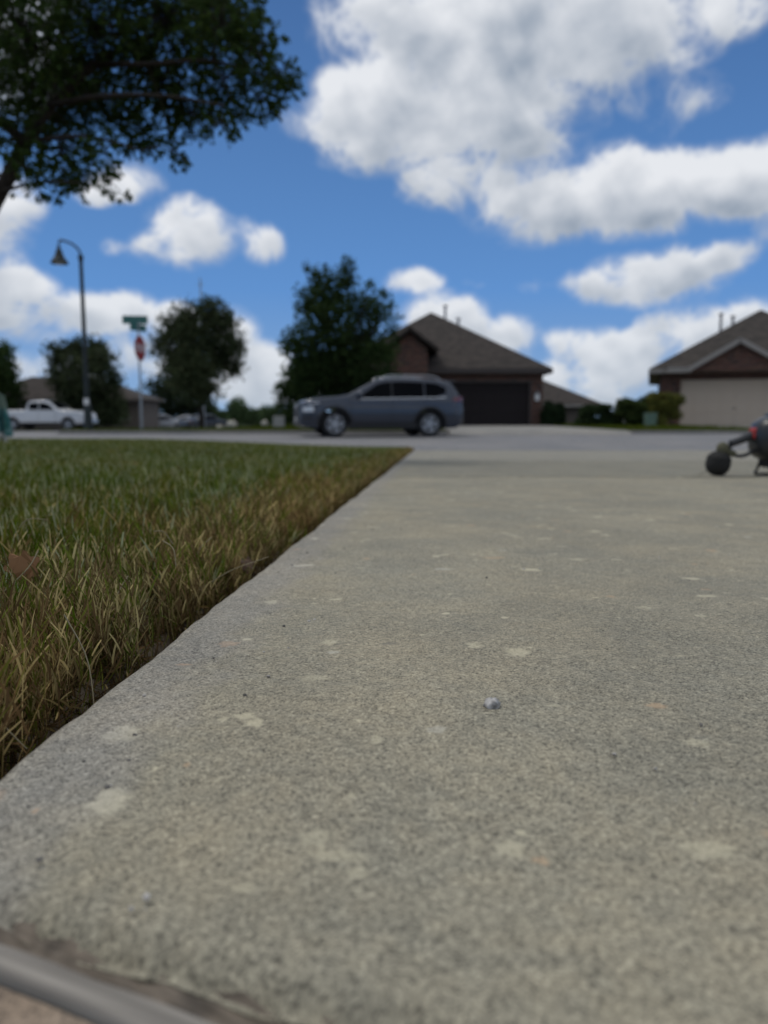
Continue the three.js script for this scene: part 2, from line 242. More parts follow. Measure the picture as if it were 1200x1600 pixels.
// the near ground carries on to both sides and behind, under lawn and driveway
structure('ground_base', 'bare ground under the lawn and the driveway', colored(gridGeo(60, 30, (u, v) => { const x = mix(-90, 90, u), d = mix(-40, NEAR + 0.05, v); return V(x, Math.min(lawnY(x, d), slabY(d)) - 0.16 - (d > 12 ? 0.12 : 0), -d); }), (x) => [1, 1, 1]), M.farGrass);
function kerb(x0, x1, d, yf, label) { const g = boxUV(box(x1 - x0, 0.24, 0.15, (x0 + x1) / 2, 0, -d, 0.02)); const p = g.attributes.position; for (let i = 0; i < p.count; i++) p.setY(i, p.getY(i) + yf(p.getX(i))); g.computeVertexNormals(); const o = structure('kerb', label, colored(g, () => [0.95, 0.95, 0.98]), M.walk); return o; }
kerb(-60, edgeX(12.7) - 1.0, NEAR - 0.07, () => -0.525, 'pale concrete kerb at the foot of the front lawn');
kerb(-10.4, 2.0, FAR + 0.06, () => -0.36, 'pale concrete kerb behind the parked grey car');
kerb(7.9, 13.6, FAR + 0.06, () => -0.36, 'pale concrete kerb between the two driveways across the street');
kerb(-60, -19.7, FAR + 0.06, () => -0.36, 'pale concrete kerb beyond the side street');
function farDrive(x0, x1, d1, label) { structure('far_driveway', label, colored(band(x0, x1, FAR - 0.62, d1, 20, 120, (x, d) => mix(roadY(x, FAR - 0.6) + 0.006, farY(x, Math.max(d, FAR)) + 0.014, sstep(FAR - 0.55, FAR + 0.10, d))), mottled(1.05)), M.walk); }
farDrive(2.1, 7.8, 38.3, 'concrete driveway up to the dark brown garage door');
farDrive(13.7, 20.6, 38.3, 'concrete driveway up to the beige garage door');
farDrive(-27.0, -20.4, 51, 'concrete parking strip under the white pickup');

// ---------------------------------------------------------------- lawn grass
function tuft(seed, stems, spread, hmin, hmax, width, lean, pick, stemPick, leaves) {   // upright stems that carry short blades
  const r = rng(seed), pos = [], col = [], idx = [];
  const ribbon = (o, dir, len, bend, w, c, tip, N) => {
    const s0 = pos.length / 3, fa = r() * 6.283, side = V(Math.cos(fa), 0.2 * (r() - 0.5), Math.sin(fa)).cross(dir).normalize(), p = o.clone(), d = dir.clone();
    for (let i = 0; i <= N; i++) {
      const ww = w * (i === N ? tip : i === 0 ? 0.8 : 1 - 0.2 * i / N) / 2;
      for (const q of [-1, 1]) { pos.push(p.x + side.x * ww * q, p.y + side.y * ww * q, p.z + side.z * ww * q); col.push(...c); }
      if (i) { const k = s0 + i * 2; idx.push(k - 2, k - 1, k + 1, k - 2, k + 1, k); }
      p.addScaledVector(d, len / N); d.addScaledVector(bend, 1 / N).normalize();
    }
    return p;
  };
  for (let b = 0; b < stems; b++) {
    const a = r() * 6.283, q = Math.sqrt(r()) * spread, o = V(Math.cos(a) * q, 0, Math.sin(a) * q), la = r() * 6.283, l = lean * r(), dir = V(Math.cos(la) * l, 1, Math.sin(la) * l).normalize(), h = mix(hmin, hmax, r()), c = stemPick(r), bend = V((r() - 0.5) * 0.5, 0, (r() - 0.5) * 0.5);
    ribbon(o, dir, h, bend, width * 0.62, c, 0.7, 3);
    for (let k = 0; k < leaves; k++) {
      const t = mix(0.35, 1.0, (k + r()) / leaves), p = o.clone().addScaledVector(dir, h * t).addScaledVector(bend, h * t * t * 0.4), az = r() * 6.283, el = mix(0.75, 1.45, r()), dd = V(Math.cos(az) * Math.cos(el), Math.sin(el), Math.sin(az) * Math.cos(el));
      ribbon(p, dd, mix(0.35, 0.75, r()) * h * (1.25 - 0.45 * t), V(Math.cos(az) * 0.25, -0.3 * r(), Math.sin(az) * 0.25), width * (0.7 + 0.6 * r()), pick(r), r() < 0.4 ? 0.6 : 0.12, 3);
    }
  }
  const g = new THREE.BufferGeometry(); g.setAttribute('position', new THREE.Float32BufferAttribute(pos, 3)); g.setAttribute('color', new THREE.Float32BufferAttribute(col, 3)); g.setIndex(idx); g.computeVertexNormals(); return g;
}
const tone = (c, r, v = 0.8) => { const k = 1 - v / 2 + v * r(); return c.map((q) => q * k); };
const GREEN = [0.088, 0.130, 0.010], PALE = [0.50, 0.50, 0.28], TAN = [0.46, 0.35, 0.15], BROWN = [0.20, 0.125, 0.055], OLIVE = [0.150, 0.160, 0.026];
const pickGreen = (r) => { const q = r(); return tone(q < 0.58 ? GREEN : q < 0.83 ? OLIVE : q < 0.92 ? PALE : TAN, r); };
const pickDry = (r) => { const q = r(); return tone(q < 0.42 ? TAN : q < 0.76 ? BROWN : q < 0.93 ? OLIVE : GREEN, r); };
const pickStem = (r) => { const q = r(); return tone(q < 0.45 ? BROWN : q < 0.75 ? TAN : OLIVE, r); };
const bladeMat = phys(RGB(1, 1, 1), 0.9, { vertexColors: true, transmission: 0.15, thickness: 0, side: THREE.DoubleSide, specularIntensity: 0.08 });
const lawn = new THREE.Group(); lawn.name = 'lawn_grass'; scene.add(lawn);
tag(lawn, 'dense mown lawn with dry tan stems along the driveway edge', 'grass', null, 'stuff');
{
  const kinds = [];
  for (let i = 0; i < 4; i++) kinds.push({ dry: false, geo: tuft(100 + i, 5, 0.013, 0.030, 0.056, 0.0018, 0.36, pickGreen, pickStem, 6), at: [] });
  for (let i = 0; i < 4; i++) kinds.push({ dry: true, geo: tuft(200 + i, 6, 0.012, 0.028, 0.060, 0.0015, 0.34, pickDry, pickStem, 4), at: [] });
  const r = rng(5), m = new THREE.Matrix4(), q = new THREE.Quaternion(), e = new THREE.Euler(), s = V(), p = V();
  const sow = (d0, d1, xl, density, scale) => {
    const rows = Math.round((d1 - d0) * 20); 
    for (let k = 0; k < rows; k++) {
      const da = mix(d0, d1, k / rows), db = mix(d0, d1, (k + 1) / rows), left = xl((da + db) / 2), n = Math.round((edgeX(da) - left) * (db - da) * density);
      for (let i = 0; i < n; i++) {
        const d = mix(da, db, r()), x = mix(left, edgeX(d) - 0.010 - 0.012 * r(), r()), ed = edgeX(d) - x, bare = n2(x * 9, d * 7);
        if (ed < 0.024 + 0.010 * n2(d * 9, 2) || (ed < 0.06 && r() < 0.35 + 0.5 * n2(d * 11, 5))) continue;
        const patch = 0.5 * n2(x * 2.3 + 1, d * 1.5) + 0.3 * n2(x * 7, d * 5), dryness = 0.92 * sstep(0.26, 0.05, ed) + 0.16 * sstep(0.8, 0.15, ed) * sstep(4, 1, d) + 0.50 * patch - 0.06 + 0.22 * sstep(0.75, 0.4, d), dry = r() < dryness;
        const k8 = (dry ? 4 : 0) + Math.floor(r() * 4), sc = scale * (0.78 + 0.4 * r()) * (1 + 0.12 * bare) * mix(0.86, 1, sstep(0.0, 0.12, ed));
        const tilt = 0.18 + 0.25 * sstep(0.08, 0, ed);
        e.set((r() - 0.5) * 2 * tilt, r() * 6.283, (r() - 0.5) * 2 * tilt - 0.10 * sstep(0.10, 0, ed)); q.setFromEuler(e); s.set(sc * (0.8 + 0.4 * scale - 0.4), sc * (scale > 1.2 ? 0.82 : 1), sc * (0.8 + 0.4 * scale - 0.4));
        p.set(x, lawnY(x, d) - 0.028 - 0.012 * sstep(0.04, 0.0, ed), -d); m.compose(p, q, s); kinds[k8].at.push(m.clone());
        const t = 0.78 + 0.44 * r(); (kinds[k8].col ??= []).push([t * (1 + 0.16 * patch), t, t * (1 - 0.1 * patch)]);
      }
    }
  };
  sow(0.16, 1.5, (d) => -0.55 * d - 0.42, 7800, 1);
  sow(1.5, 4.2, (d) => -0.55 * d - 0.5, 3600, 1.12);
  sow(4.2, 13.9, (d) => -0.56 * d - 1.2, 1150, 1.45);
  for (const k of kinds) {
    const o = new THREE.InstancedMesh(k.geo, bladeMat, k.at.length); k.at.forEach((mm, i) => { o.setMatrixAt(i, mm); o.setColorAt(i, RGB(...k.col[i])); });
    o.name = k.dry ? 'dry_blades' : 'green_blades'; o.userData.kind = 'stuff'; o.castShadow = o.receiveShadow = true; lawn.add(o);
  }
  { // clippings and thatch fallen into the trench
    const g = tuft(400, 3, 0.004, 0.014, 0.030, 0.0014, 1.5, pickDry, pickDry, 1), ms2 = [], cs = [], rc = rng(17);
    for (let i = 0; i < 9000; i++) { const d = 0.16 + 4.5 * Math.pow(rc(), 1.7), ed = 0.004 + 0.075 * Math.pow(rc(), 0.8), x = edgeX(d) - ed; e.set((rc() - 0.5) * 0.5 + 1.35 * (rc() < 0.5 ? 1 : -1), rc() * 6.283, (rc() - 0.5) * 1.2); q.setFromEuler(e); const k = 0.5 + 0.6 * rc(); s.set(k, k, k); p.set(x, lawnY(x, d) - 0.056 + 0.030 * sstep(0.016, 0.045, ed) + 0.010 * rc(), -d); ms2.push(m.compose(p, q, s).clone()); const t = 0.35 + 0.7 * rc(); cs.push(RGB(t, t, t)); }
    const o = new THREE.InstancedMesh(g, bladeMat, ms2.length); ms2.forEach((mm, i) => { o.setMatrixAt(i, mm); o.setColorAt(i, cs[i]); }); o.name = 'clippings'; o.userData.kind = 'stuff'; lawn.add(o);
  }
  // long stray straws lying over the edge
  const straw = std(RGB(0.30, 0.25, 0.15), 0.8), rs = rng(91), gs = [];
  for (const [px, py, qx, qy, d] of [[100, 960, 150, 1130, 0.43], [0, 1010, 85, 960, 0.5], [5, 1120, 42, 1170, 0.36], [270, 850, 240, 830, 0.62], [300, 930, 420, 870, 0.7], [60, 860, 0, 930, 0.55], [200, 900, 170, 960, 0.55], [330, 840, 300, 880, 0.75], [30, 825, 75, 812, 0.7], [255, 845, 275, 885, 0.62]]) {
    const a = P(px, py, d), b = P(qx, qy, d - 0.02); gs.push(taperTube([a, a.clone().lerp(b, 0.5).add(V((rs() - 0.5) * 0.012, 0.004, (rs() - 0.5) * 0.012)), b], 0.0005, 0.0003, 8, 4));
  }
  const o = new THREE.Mesh(mergeGeometries(gs), straw); o.name = 'straws'; o.userData.kind = 'stuff'; lawn.add(o);
  // grass on the verges across the street: coarser, scattered
  const verge = new THREE.Group(); verge.name = 'verge_grass'; scene.add(verge); tag(verge, 'short green grass on the verge across the street', 'grass', null, 'stuff');
  const vg = tuft(300, 7, 0.09, 0.04, 0.08, 0.010, 0.6, (rr) => tone(rr() < 0.8 ? GREEN : OLIVE, rr), pickGreen, 4), ms = [], rv = rng(8);
  for (let i = 0; i < 16000; i++) { const d = FAR + 0.2 + Math.pow(rv(), 1.6) * 24, x = (rv() * 2 - 1) * 0.56 * (d + 3); if ((x > 1.9 && x < 8 && d < 39) || (x > 13.5 && x < 20.8 && d < 39) || (x > -19.7 && x < -10.4) || (x < -20.2 && x > -27.2 && d < 51)) continue; e.set(0, rv() * 6.28, 0); q.setFromEuler(e); s.setScalar(0.7 + 0.6 * rv()); p.set(x, farY(x, d) - 0.005, -d); ms.push(m.compose(p, q, s).clone()); }
  const vo = new THREE.InstancedMesh(vg, bladeMat, ms.length); ms.forEach((mm, i) => vo.setMatrixAt(i, mm)); vo.name = 'blades'; vo.userData.kind = 'stuff'; verge.add(vo);
}
// ---------------------------------------------------------------- small things on the driveway and lawn
{ // pebble
  const g = mergeVertices(new THREE.IcosahedronGeometry(1, 3)), p = g.attributes.position, v = V(); for (let i = 0; i < p.count; i++) { v.fromBufferAttribute(p, i); const k = 1 + 0.20 * n3(v.x * 1.3, v.y * 1.3 + 4, v.z * 1.3) + 0.07 * n3(v.x * 4, v.y * 4, v.z * 4); p.setXYZ(i, v.x * k * 0.0043, v.y * k * 0.0032, v.z * k * 0.0036); }
  g.computeVertexNormals(); colored(g, (x, y, z) => { const s = 0.26 + 0.12 * n3(x * 500, y * 500, z * 500) + (n3(x * 260 + 4, y * 300, z * 260) > 0.0 ? 0.2 : 0); return [s * 1.05, s, s * 0.94]; });
  const o = part(scene, 'pebble', g, std(RGB(1, 1, 1), 0.6, { vertexColors: true })); tag(o, 'small grey pebble lying alone on the tan concrete', 'pebble'); const c = P(768, 1108, 0.33); const t = 0.13 / -(dirOf(768, 1108).y / -dirOf(768, 1108).z - 0 + 0) ; const v0 = dirOf(768, 1108), k = EYE / (-v0.y - GRADE * -v0.z); o.position.set(v0.x * k, slabY(-v0.z * k) + 0.0022, v0.z * k); o.rotation.y = 0.6;
}
{ // crumbs of grit
  const base = mergeVertices(new THREE.IcosahedronGeometry(1, 1)), p = base.attributes.position, v = V(); for (let i = 0; i < p.count; i++) { v.fromBufferAttribute(p, i); const k = 1 + 0.3 * n3(v.x * 2, v.y * 2, v.z * 2); p.setXYZ(i, v.x * k, v.y * k * 0.6, v.z * k); } base.computeVertexNormals();
  const r = rng(64), n = 420, o = new THREE.InstancedMesh(base, std(RGB(1, 1, 1), 0.85), n), m = new THREE.Matrix4(), q = new THREE.Quaternion(), e = new THREE.Euler();
  for (let i = 0; i < n; i++) { const d = 0.2 + 1.7 * Math.pow(r(), 1.3), x = edgeX(d) + 0.02 + (r() < 0.4 ? 0.08 * r() : r() * 1.3), s = 0.0003 + 0.0009 * Math.pow(r(), 3); e.set(r() * 6, r() * 6, 0); m.compose(V(x, slabY(d) + s * 0.3, -d), q.setFromEuler(e), V(s, s, s)); o.setMatrixAt(i, m); const t = r() < 0.5 ? 0.08 + 0.1 * r() : 0.35 + 0.3 * r(); o.setColorAt(i, RGB(t, t * 0.93, t * 0.84)); }
  o.name = 'grit'; scene.add(o); tag(o, 'loose sand grit scattered over the driveway', 'grit', null, 'stuff');
}
function leafShape(w, h, lobes, seed) { const r = rng(seed), s = new THREE.Shape(), N = 70; for (let i = 0; i <= N; i++) { const a = i / N * 6.2832, k = 1 + lobes * Math.sin(a * 7 + 1) + 0.5 * lobes * Math.sin(a * 3 + 2) + 0.08 * (r() - 0.5), x = Math.sin(a) * w / 2 * k, y = -Math.cos(a) * h / 2 * k; i ? s.lineTo(x, y) : s.moveTo(x, y); } return s; }
function dryLeaf(px, py, d, size, tilt, turn, color, label, seed) {
  const g = new THREE.ExtrudeGeometry(leafShape(size, size * 1.15, 0.17, seed), { depth: 0.0004, bevelEnabled: false, curveSegments: 1 }), p = g.attributes.position; for (let i = 0; i < p.count; i++) { const x = p.getX(i) / size, y = p.getY(i) / size; p.setZ(i, p.getZ(i) + size * (0.35 * x * x + 0.25 * y * y * Math.sign(y) + 0.1 * Math.sin(9 * x))); } g.computeVertexNormals();
  const t = thing('dry_leaf', label, 'leaf', P(px, py, d)); t.rotation.set(tilt, turn, 0.3);
  part(t, 'blade', g, std(color, 0.8, { side: THREE.DoubleSide })); part(t, 'midrib', taperTube([V(0, -size * 0.45, size * 0.035), V(size * 0.03, 0, size * 0.02), V(-size * 0.02, size * 0.45, size * 0.08)], size * 0.018, size * 0.008, 8, 5), std(RGB(0.28, 0.16, 0.09), 0.8)); part(t, 'stalk', taperTube([V(0, -size * 0.45, size * 0.02), V(size * 0.04, -size * 0.7, size * 0.05), V(size * 0.1, -size * 0.95, size * 0.02)], size * 0.025, size * 0.015, 6, 5), std(RGB(0.16, 0.08, 0.04), 0.8));
}
dryLeaf(36, 888, 0.56, 0.021, -0.35, 0.25, RGB(0.27, 0.135, 0.055), 'brown lobed dead leaf caught in the grass tips', 3);
dryLeaf(222, 975, 0.60, 0.014, -0.7, -0.4, RGB(0.10, 0.045, 0.03), 'small dark red dead leaf low in the edge grass', 6);
dryLeaf(385, 882, 0.80, 0.015, -0.9, 0.5, RGB(0.12, 0.07, 0.04), 'dark curled dead leaf wedged against the concrete edge', 9);

// ---------------------------------------------------------------- houses across the street
const brickTex = texture(512, 512, (x, y) => {                  // 2 m of brick: 24 courses, too far off to tell one by one
  const row = Math.floor(y / 21.34), off = row % 2 ? 0.5 : 0, bx = x / 56.9 + off, by = y / 21.34, fx = bx - Math.floor(bx), fy = by - row, m = fx < 0.05 || fy < 0.13, q = hash(Math.floor(bx) % 9, row, 3), n = 12 * (hash(x, y, 5) - 0.5);
  if (m) return [142 + n, 134 + n, 122 + n]; const t = q < 0.55 ? [118, 76, 64] : q < 0.8 ? [98, 66, 58] : q < 0.93 ? [136, 94, 76] : [74, 60, 56]; const k = 0.88 + 0.24 * hash(row, Math.floor(bx) % 9, 8); return t.map((c) => c * k + n);
});
brickTex.repeat.set(0.5, 0.5);
const shingleTex = texture(512, 512, (x, y) => { const row = Math.floor(y / 18), c = Math.floor((x + (row % 5) * 17) / 30), q = hash(c % 17, row, 9), n = 26 * (hash(x, y, 2) - 0.5); const k = (y % 18 < 2 ? 0.72 : 1) * (0.82 + 0.34 * q); return [118 * k + n, 106 * k + n, 96 * k + n]; });
shingleTex.repeat.set(0.25, 0.25);
const H = {
  brick: std(RGB(0.60, 0.62, 0.62), 0.92, { map: brickTex }), roof: std(RGB(0.26, 0.255, 0.26), 0.95, { map: shingleTex }), roofGrey: std(RGB(0.28, 0.285, 0.29), 0.95, { map: shingleTex }),
  fascia: std(RGB(0.062, 0.050, 0.045), 0.7), beigeTrim: std(RGB(0.34, 0.31, 0.275), 0.7), brownDoor: std(RGB(0.017, 0.012, 0.012), 0.9), beigeDoor: std(RGB(0.60, 0.49, 0.375), 0.65), metal: std(RGB(0.30, 0.30, 0.31), 0.5, { metalness: 0.6 }), glass: phys(RGB(0.02, 0.025, 0.03), 0.08, {}), white: std(RGB(0.72, 0.72, 0.70), 0.6), stucco: std(RGB(0.14, 0.115, 0.095), 0.9), dark: std(RGB(0.02, 0.02, 0.02), 0.8),
};
const hull = (pts) => boxUV(new ConvexGeometry(pts.map((p) => V(...p))));
const slab3 = (poly, n, th) => { const k = V(...n).normalize().multiplyScalar(th); return [...poly, ...poly.map((p) => [p[0] - k.x, p[1] - k.y, p[2] - k.z])]; };
function hipRoof(x0, x1, z0, z1, y, rise, run) {                // z0 nearer (larger) eave; ridge along z
  const xm = (x0 + x1) / 2; return hull([[x0, y, z0], [x1, y, z0], [x1, y, z1], [x0, y, z1], [x0, y + 0.03, z0], [x1, y + 0.03, z0], [x1, y + 0.03, z1], [x0, y + 0.03, z1], [xm, y + rise, z0 - run], [xm, y + rise, z1 + run]]);
}
function garageDoor(parent, x0, x1, y0, y1, z, m, cols) {       // sections of raised panels
  const door = part(parent, 'garage_door', boxUV(box(x1 - x0, y1 - y0, 0.04, (x0 + x1) / 2, (y0 + y1) / 2, z)), m), rows = 4, w = (x1 - x0) / cols, h = (y1 - y0) / rows;
  const g = new RoundedBoxGeometry(w - 0.10, h - 0.11, 0.03, 2, 0.01);
  for (let r = 0; r < rows; r++) for (let c = 0; c < cols; c++) { const p = part(door, 'panel', g, m); p.position.set(x0 + w * (c + 0.5), y0 + h * (r + 0.5), z + 0.026); }
  const bar = boxUV(box(0.16, 0.035, 0.03, (x0 + x1) / 2, y0 + h * 1.5, z + 0.055)); part(door, 'handle', bar, H.dark);
  return door;
}
function fasciaRing(parent, x0, x1, z0, z1, y, m) { part(parent, 'fascia', mergeGeometries([box(x1 - x0, 0.2, 0.03, (x0 + x1) / 2, y - 0.1, z0 + 0.012), box(0.03, 0.2, z0 - z1, x0 - 0.012, y - 0.1, (z0 + z1) / 2 - 0.004), box(0.03, 0.2, z0 - z1, x1 + 0.012, y - 0.1, (z0 + z1) / 2 - 0.004)]), m); part(parent, 'soffit', box(x1 - x0 - 0.04, 0.02, z0 - z1 - 0.04, (x0 + x1) / 2, y - 0.14, (z0 + z1) / 2), m); }
function vent(parent, x, y, z, h, r = 0.05) { const v = part(parent, 'vent_pipe', new THREE.CylinderGeometry(r, r, h, 10).translate(x, y + h / 2, z), H.metal); part(v, 'vent_cap', new THREE.CylinderGeometry(r * 1.9, r * 1.5, 0.09, 10).translate(x, y + h + 0.04, z), H.metal); }
const wallBox = (x0, x1, y0, y1, z0, z1) => boxUV(box(x1 - x0, y1 - y0, z0 - z1, (x0 + x1) / 2, (y0 + y1) / 2, (z0 + z1) / 2));
{ // red brick house with the dark garage door
  const t = thing('brick_house', 'red brick house with dark brown garage door and tall hip roof', 'house'), y0 = -0.19, ye = 2.53, zf = -38;
  part(t, 'wall', mergeGeometries([wallBox(7.2, 7.75, y0, ye - 0.02, zf, -52), wallBox(2.0, 2.42, y0, ye - 0.02, zf, zf - 0.5), wallBox(2.42, 7.2, 2.0, ye - 0.02, zf, zf - 0.3), wallBox(-2.6, 2.0, y0, ye - 0.02, zf - 0.6, -52), wallBox(2.42, 7.2, y0, ye - 0.02, zf - 0.5, -52)]), H.brick);
  garageDoor(t, 2.43, 7.19, y0 + 0.01, 1.99, zf - 0.2, H.brownDoor, 8);
  part(t, 'door_trim', mergeGeometries([box(0.09, 2.16, 0.1, 2.475, 0.92, zf - 0.04), box(0.09, 2.16, 0.1, 7.145, 0.92, zf - 0.04), box(4.58, 0.1, 0.1, 4.81, 1.95, zf - 0.04)]), H.fascia);
  const roof = part(t, 'roof', hipRoof(-2.94, 8.1, -37.5, -53, ye, 3.4, 5.52), H.roof); fasciaRing(t, -2.94, 8.1, -37.5, -53, ye, H.fascia);
  vent(roof, 3.5, 5.35, -45, 1.15, 0.075); vent(roof, 4.3, 4.85, -45.5, 1.0, 0.075); vent(roof, 5.2, 4.1, -47, 0.5);
  // entrance bay, taller, with its own gable
  part(t, 'entrance_bay', mergeGeometries([wallBox(0.35, 2.06, y0, 3.4, -36.9, -38.55), boxUV(new ExtrudeGeo([[0.35, 3.4], [2.06, 3.4], [1.205, 4.15]], 1.2, -38.1))]), H.brick);
  const gs = [-1, 1].map((s) => hull(slab3([[1.205, 4.42, -36.55], [1.205 + s * 1.42, 3.40, -36.55], [1.205 + s * 1.42, 3.40, -40.2], [1.205, 4.42, -40.2]], [s * 1.02, 1.42, 0], 0.14))); part(t, 'bay_roof', mergeGeometries(gs), H.roof);
  part(t, 'front_door', wallBox(-0.9, 0.1, y0, 1.95, zf - 0.52, zf - 0.59), H.brownDoor);
  const w = part(t, 'window', wallBox(-2.3, -1.2, 0.7, 1.9, zf - 0.55, zf - 0.59), H.glass); part(w, 'window_frame', mergeGeometries([wallBox(-2.37, -2.3, 0.63, 1.97, zf - 0.5, zf - 0.59), wallBox(-1.2, -1.13, 0.63, 1.97, zf - 0.5, zf - 0.59), wallBox(-2.3, -1.2, 1.9, 1.97, zf - 0.5, zf - 0.59), wallBox(-2.3, -1.2, 0.63, 0.7, zf - 0.5, zf - 0.59)]), H.beigeTrim);
  const l = part(t, 'wall_lantern', boxUV(box(0.22, 0.34, 0.16, 7.47, 1.20, zf + 0.085, 0.03)), H.white, 'pale lantern beside the garage door'); part(l, 'lantern_cap', new THREE.ConeGeometry(0.17, 0.14, 4).rotateY(0.785).translate(7.47, 1.44, zf + 0.09), H.metal);
}
function ExtrudeGeo(pts, depth, z) { const s = new THREE.Shape(pts.map((p) => new THREE.Vector2(...p))); const g = new THREE.ExtrudeGeometry(s, { depth, bevelEnabled: false }); g.translate(0, 0, z); return g.index ? g.toNonIndexed() : g; }
{ // brick house with the beige garage door
  const t = thing('brick_house', 'brick house with beige garage door under a small front gable', 'house', V(13.6, 0, -38), -0.33), y0 = -0.19, ye = 2.53, zf = 0, cx = 3.25;   // turned to face the bend of the street
  part(t, 'wall', mergeGeometries([wallBox(-0.1, 0.81, y0, ye - 0.02, zf, -14), wallBox(5.69, 6.6, y0, ye - 0.02, zf, zf - 0.5), wallBox(0.81, 5.69, 2.03, ye - 0.02, zf, zf - 0.3), wallBox(0.81, 5.69, y0, ye - 0.02, zf - 0.5, -14), wallBox(5.69, 9.5, y0, ye - 0.02, zf - 1.6, -14)]), H.brick);
  garageDoor(t, 0.82, 5.68, y0 + 0.01, 2.02, zf - 0.16, H.beigeDoor, 8);
  const roof = part(t, 'roof', hipRoof(-0.65, 10.07, 0.5, -14.6, ye, 3.27, 5.36), H.roofGrey); fasciaRing(t, -0.65, 10.07, 0.5, -14.6, ye, H.beigeTrim);
  const gable = part(t, 'gable', boxUV(new ExtrudeGeo([[cx - 2.0, 2.36], [cx + 2.0, 2.36], [cx + 2.0, 2.5], [cx, 3.66], [cx - 2.0, 2.5]], 1.2, -0.25)), H.brick);
  const gs = [-1, 1].map((s) => hull(slab3([[cx, 3.86, 1.25], [cx + s * 2.25, 2.50, 1.25], [cx + s * 2.25, 2.50, -3], [cx, 3.86, -3]], [s * 1.36, 2.25, 0], 0.10))); part(gable, 'gable_roof', mergeGeometries(gs), H.roofGrey);
  const rk = [-1, 1].map((s) => hull(slab3([[cx, 3.845, 1.28], [cx + s * 2.27, 2.48, 1.28], [cx + s * 2.27, 2.48, 1.24], [cx, 3.845, 1.24]], [s * 1.36, 2.25, 0], 0.20))); part(gable, 'rake_board', mergeGeometries(rk), H.beigeTrim);
  for (const s of [-1, 1]) { const e = part(t, 'eave_return', box(1.05, 0.22, 0.7, cx + s * 2.55, 2.42, 0.82), H.beigeTrim); part(e, 'return_roof', hull([[cx + s * 2.02, 2.535, 1.18], [cx + s * 3.1, 2.535, 1.18], [cx + s * 3.1, 2.535, 0.48], [cx + s * 2.02, 2.535, 0.48], [cx + s * 2.02, 2.7, 0.48], [cx + s * 3.1, 2.7, 0.48]]), H.roofGrey); }
  vent(roof, 2.95, 4.5, -6.5, 1.3, 0.075); vent(roof, 3.55, 4.9, -6.5, 0.75, 0.075);
}
{ // low roof in the gap behind
  const t = thing('rear_house', 'low tan house with brown roof showing between the two brick houses', 'house'), y0 = -1.0; const g = hipRoof(2.0, 17.6, -62, -78, 1.30, 4.0, 7.8);
  part(t, 'wall', wallBox(2.7, 16.9, y0, 1.28, -62.7, -77.3), H.stucco); part(t, 'roof', g, H.roof); fasciaRing(t, 2.0, 17.6, -62, -78, 1.30, H.beigeTrim);
}
{ // dark house on the left behind the pickup
  const b = farY(-28, 62), t = thing('brick_house', 'long low brown house behind the white pickup and round trees', 'house'); const zf = -62;
  part(t, 'wall', wallBox(-33, -19.6, b - 0.3, b + 2.45, zf, zf - 5.5), H.stucco); part(t, 'roof', boxUV(new ConvexGeometry([[-33.6, b + 2.45, zf + 0.6], [-19.0, b + 2.45, zf + 0.6], [-33.6, b + 2.45, zf - 6.1], [-19.0, b + 2.45, zf - 6.1], [-29.2, b + 4.4, zf - 2.75], [-23.2, b + 4.15, zf - 2.75]].map((p) => V(...p)))), H.roof); part(t, 'fascia', box(14.6, 0.18, 0.03, -26.3, b + 2.35, zf + 0.6), H.fascia);
  for (const x of [-31, -27.5, -21.5]) { const w = part(t, 'window', wallBox(x, x + 1.1, b + 0.9, b + 2.0, zf + 0.03, zf - 0.02), H.glass); part(w, 'window_sill', wallBox(x - 0.08, x + 1.18, b + 0.82, b + 0.9, zf + 0.07, zf - 0.02), H.beigeTrim); }
}
// ---------------------------------------------------------------- street lamp, signs, boxes
const pole = std(RGB(0.022, 0.028, 0.026), 0.5, { metalness: 0.3 }), galv = std(RGB(0.33, 0.35, 0.36), 0.5, { metalness: 0.5 });
{
  const o = P(141, 672, 23.0); o.y = farY(o.x, 23 + 2.2); o.z = -25.2; o.x = (141 - 600) / F * 25.2; const k = 25.2 / F, y = (py) => (655 - py) * k + EYE - o.y;
  const t = thing('street_lamp', 'dark street lamp with gooseneck arm and bell shade', 'lamp', o);
  part(t, 'base', new THREE.LatheGeometry([[0, 0], [0.16, 0], [0.16, 0.12], [0.13, 0.2], [0.125, 0.75], [0.09, 0.9], [0, 0.9]].map((p) => new THREE.Vector2(...p)), 16), pole);
  part(t, 'pole', taperTube([V(0, 0.85, 0), V(0, 2.5, 0), V(0, y(414), 0)], 0.082, 0.058, 12, 12), pole);
  part(t, 'arm', tube([[0, y(418), 0], [-0.02, y(404), 0], [-0.20, y(394), 0], [-0.45, y(388.5), 0], [-0.62, y(387), 0], [-0.68, y(392), 0]], 0.036, 26, 10), pole); part(t, 'collar', new THREE.CylinderGeometry(0.09, 0.075, 0.16, 14).translate(0, y(413), 0), pole);
  const sh = part(t, 'shade', new THREE.LatheGeometry([[0.05, 0.56], [0.06, 0.44], [0.10, 0.40], [0.12, 0.30], [0.17, 0.18], [0.25, 0.08], [0.275, 0.0], [0.265, 0.0], [0.235, 0.08], [0.15, 0.18], [0.09, 0.3]].map((p) => new THREE.Vector2(...p)), 24).translate(-0.68, y(421), 0), pole); part(sh, 'lens', new THREE.SphereGeometry(0.17, 16, 8, 0, 6.3, 1.57, 1.57).scale(1, 0.5, 1).translate(-0.68, y(419), 0), std(RGB(0.55, 0.55, 0.5), 0.3));
  part(t, 'number_plate', box(0.16, 0.20, 0.02, 0, y(628), 0.085), H.white, 'small white plate on the pole');
}
const font = await new FontLoader().loadAsync('fonts/droid/droid_sans_bold.typeface.json');
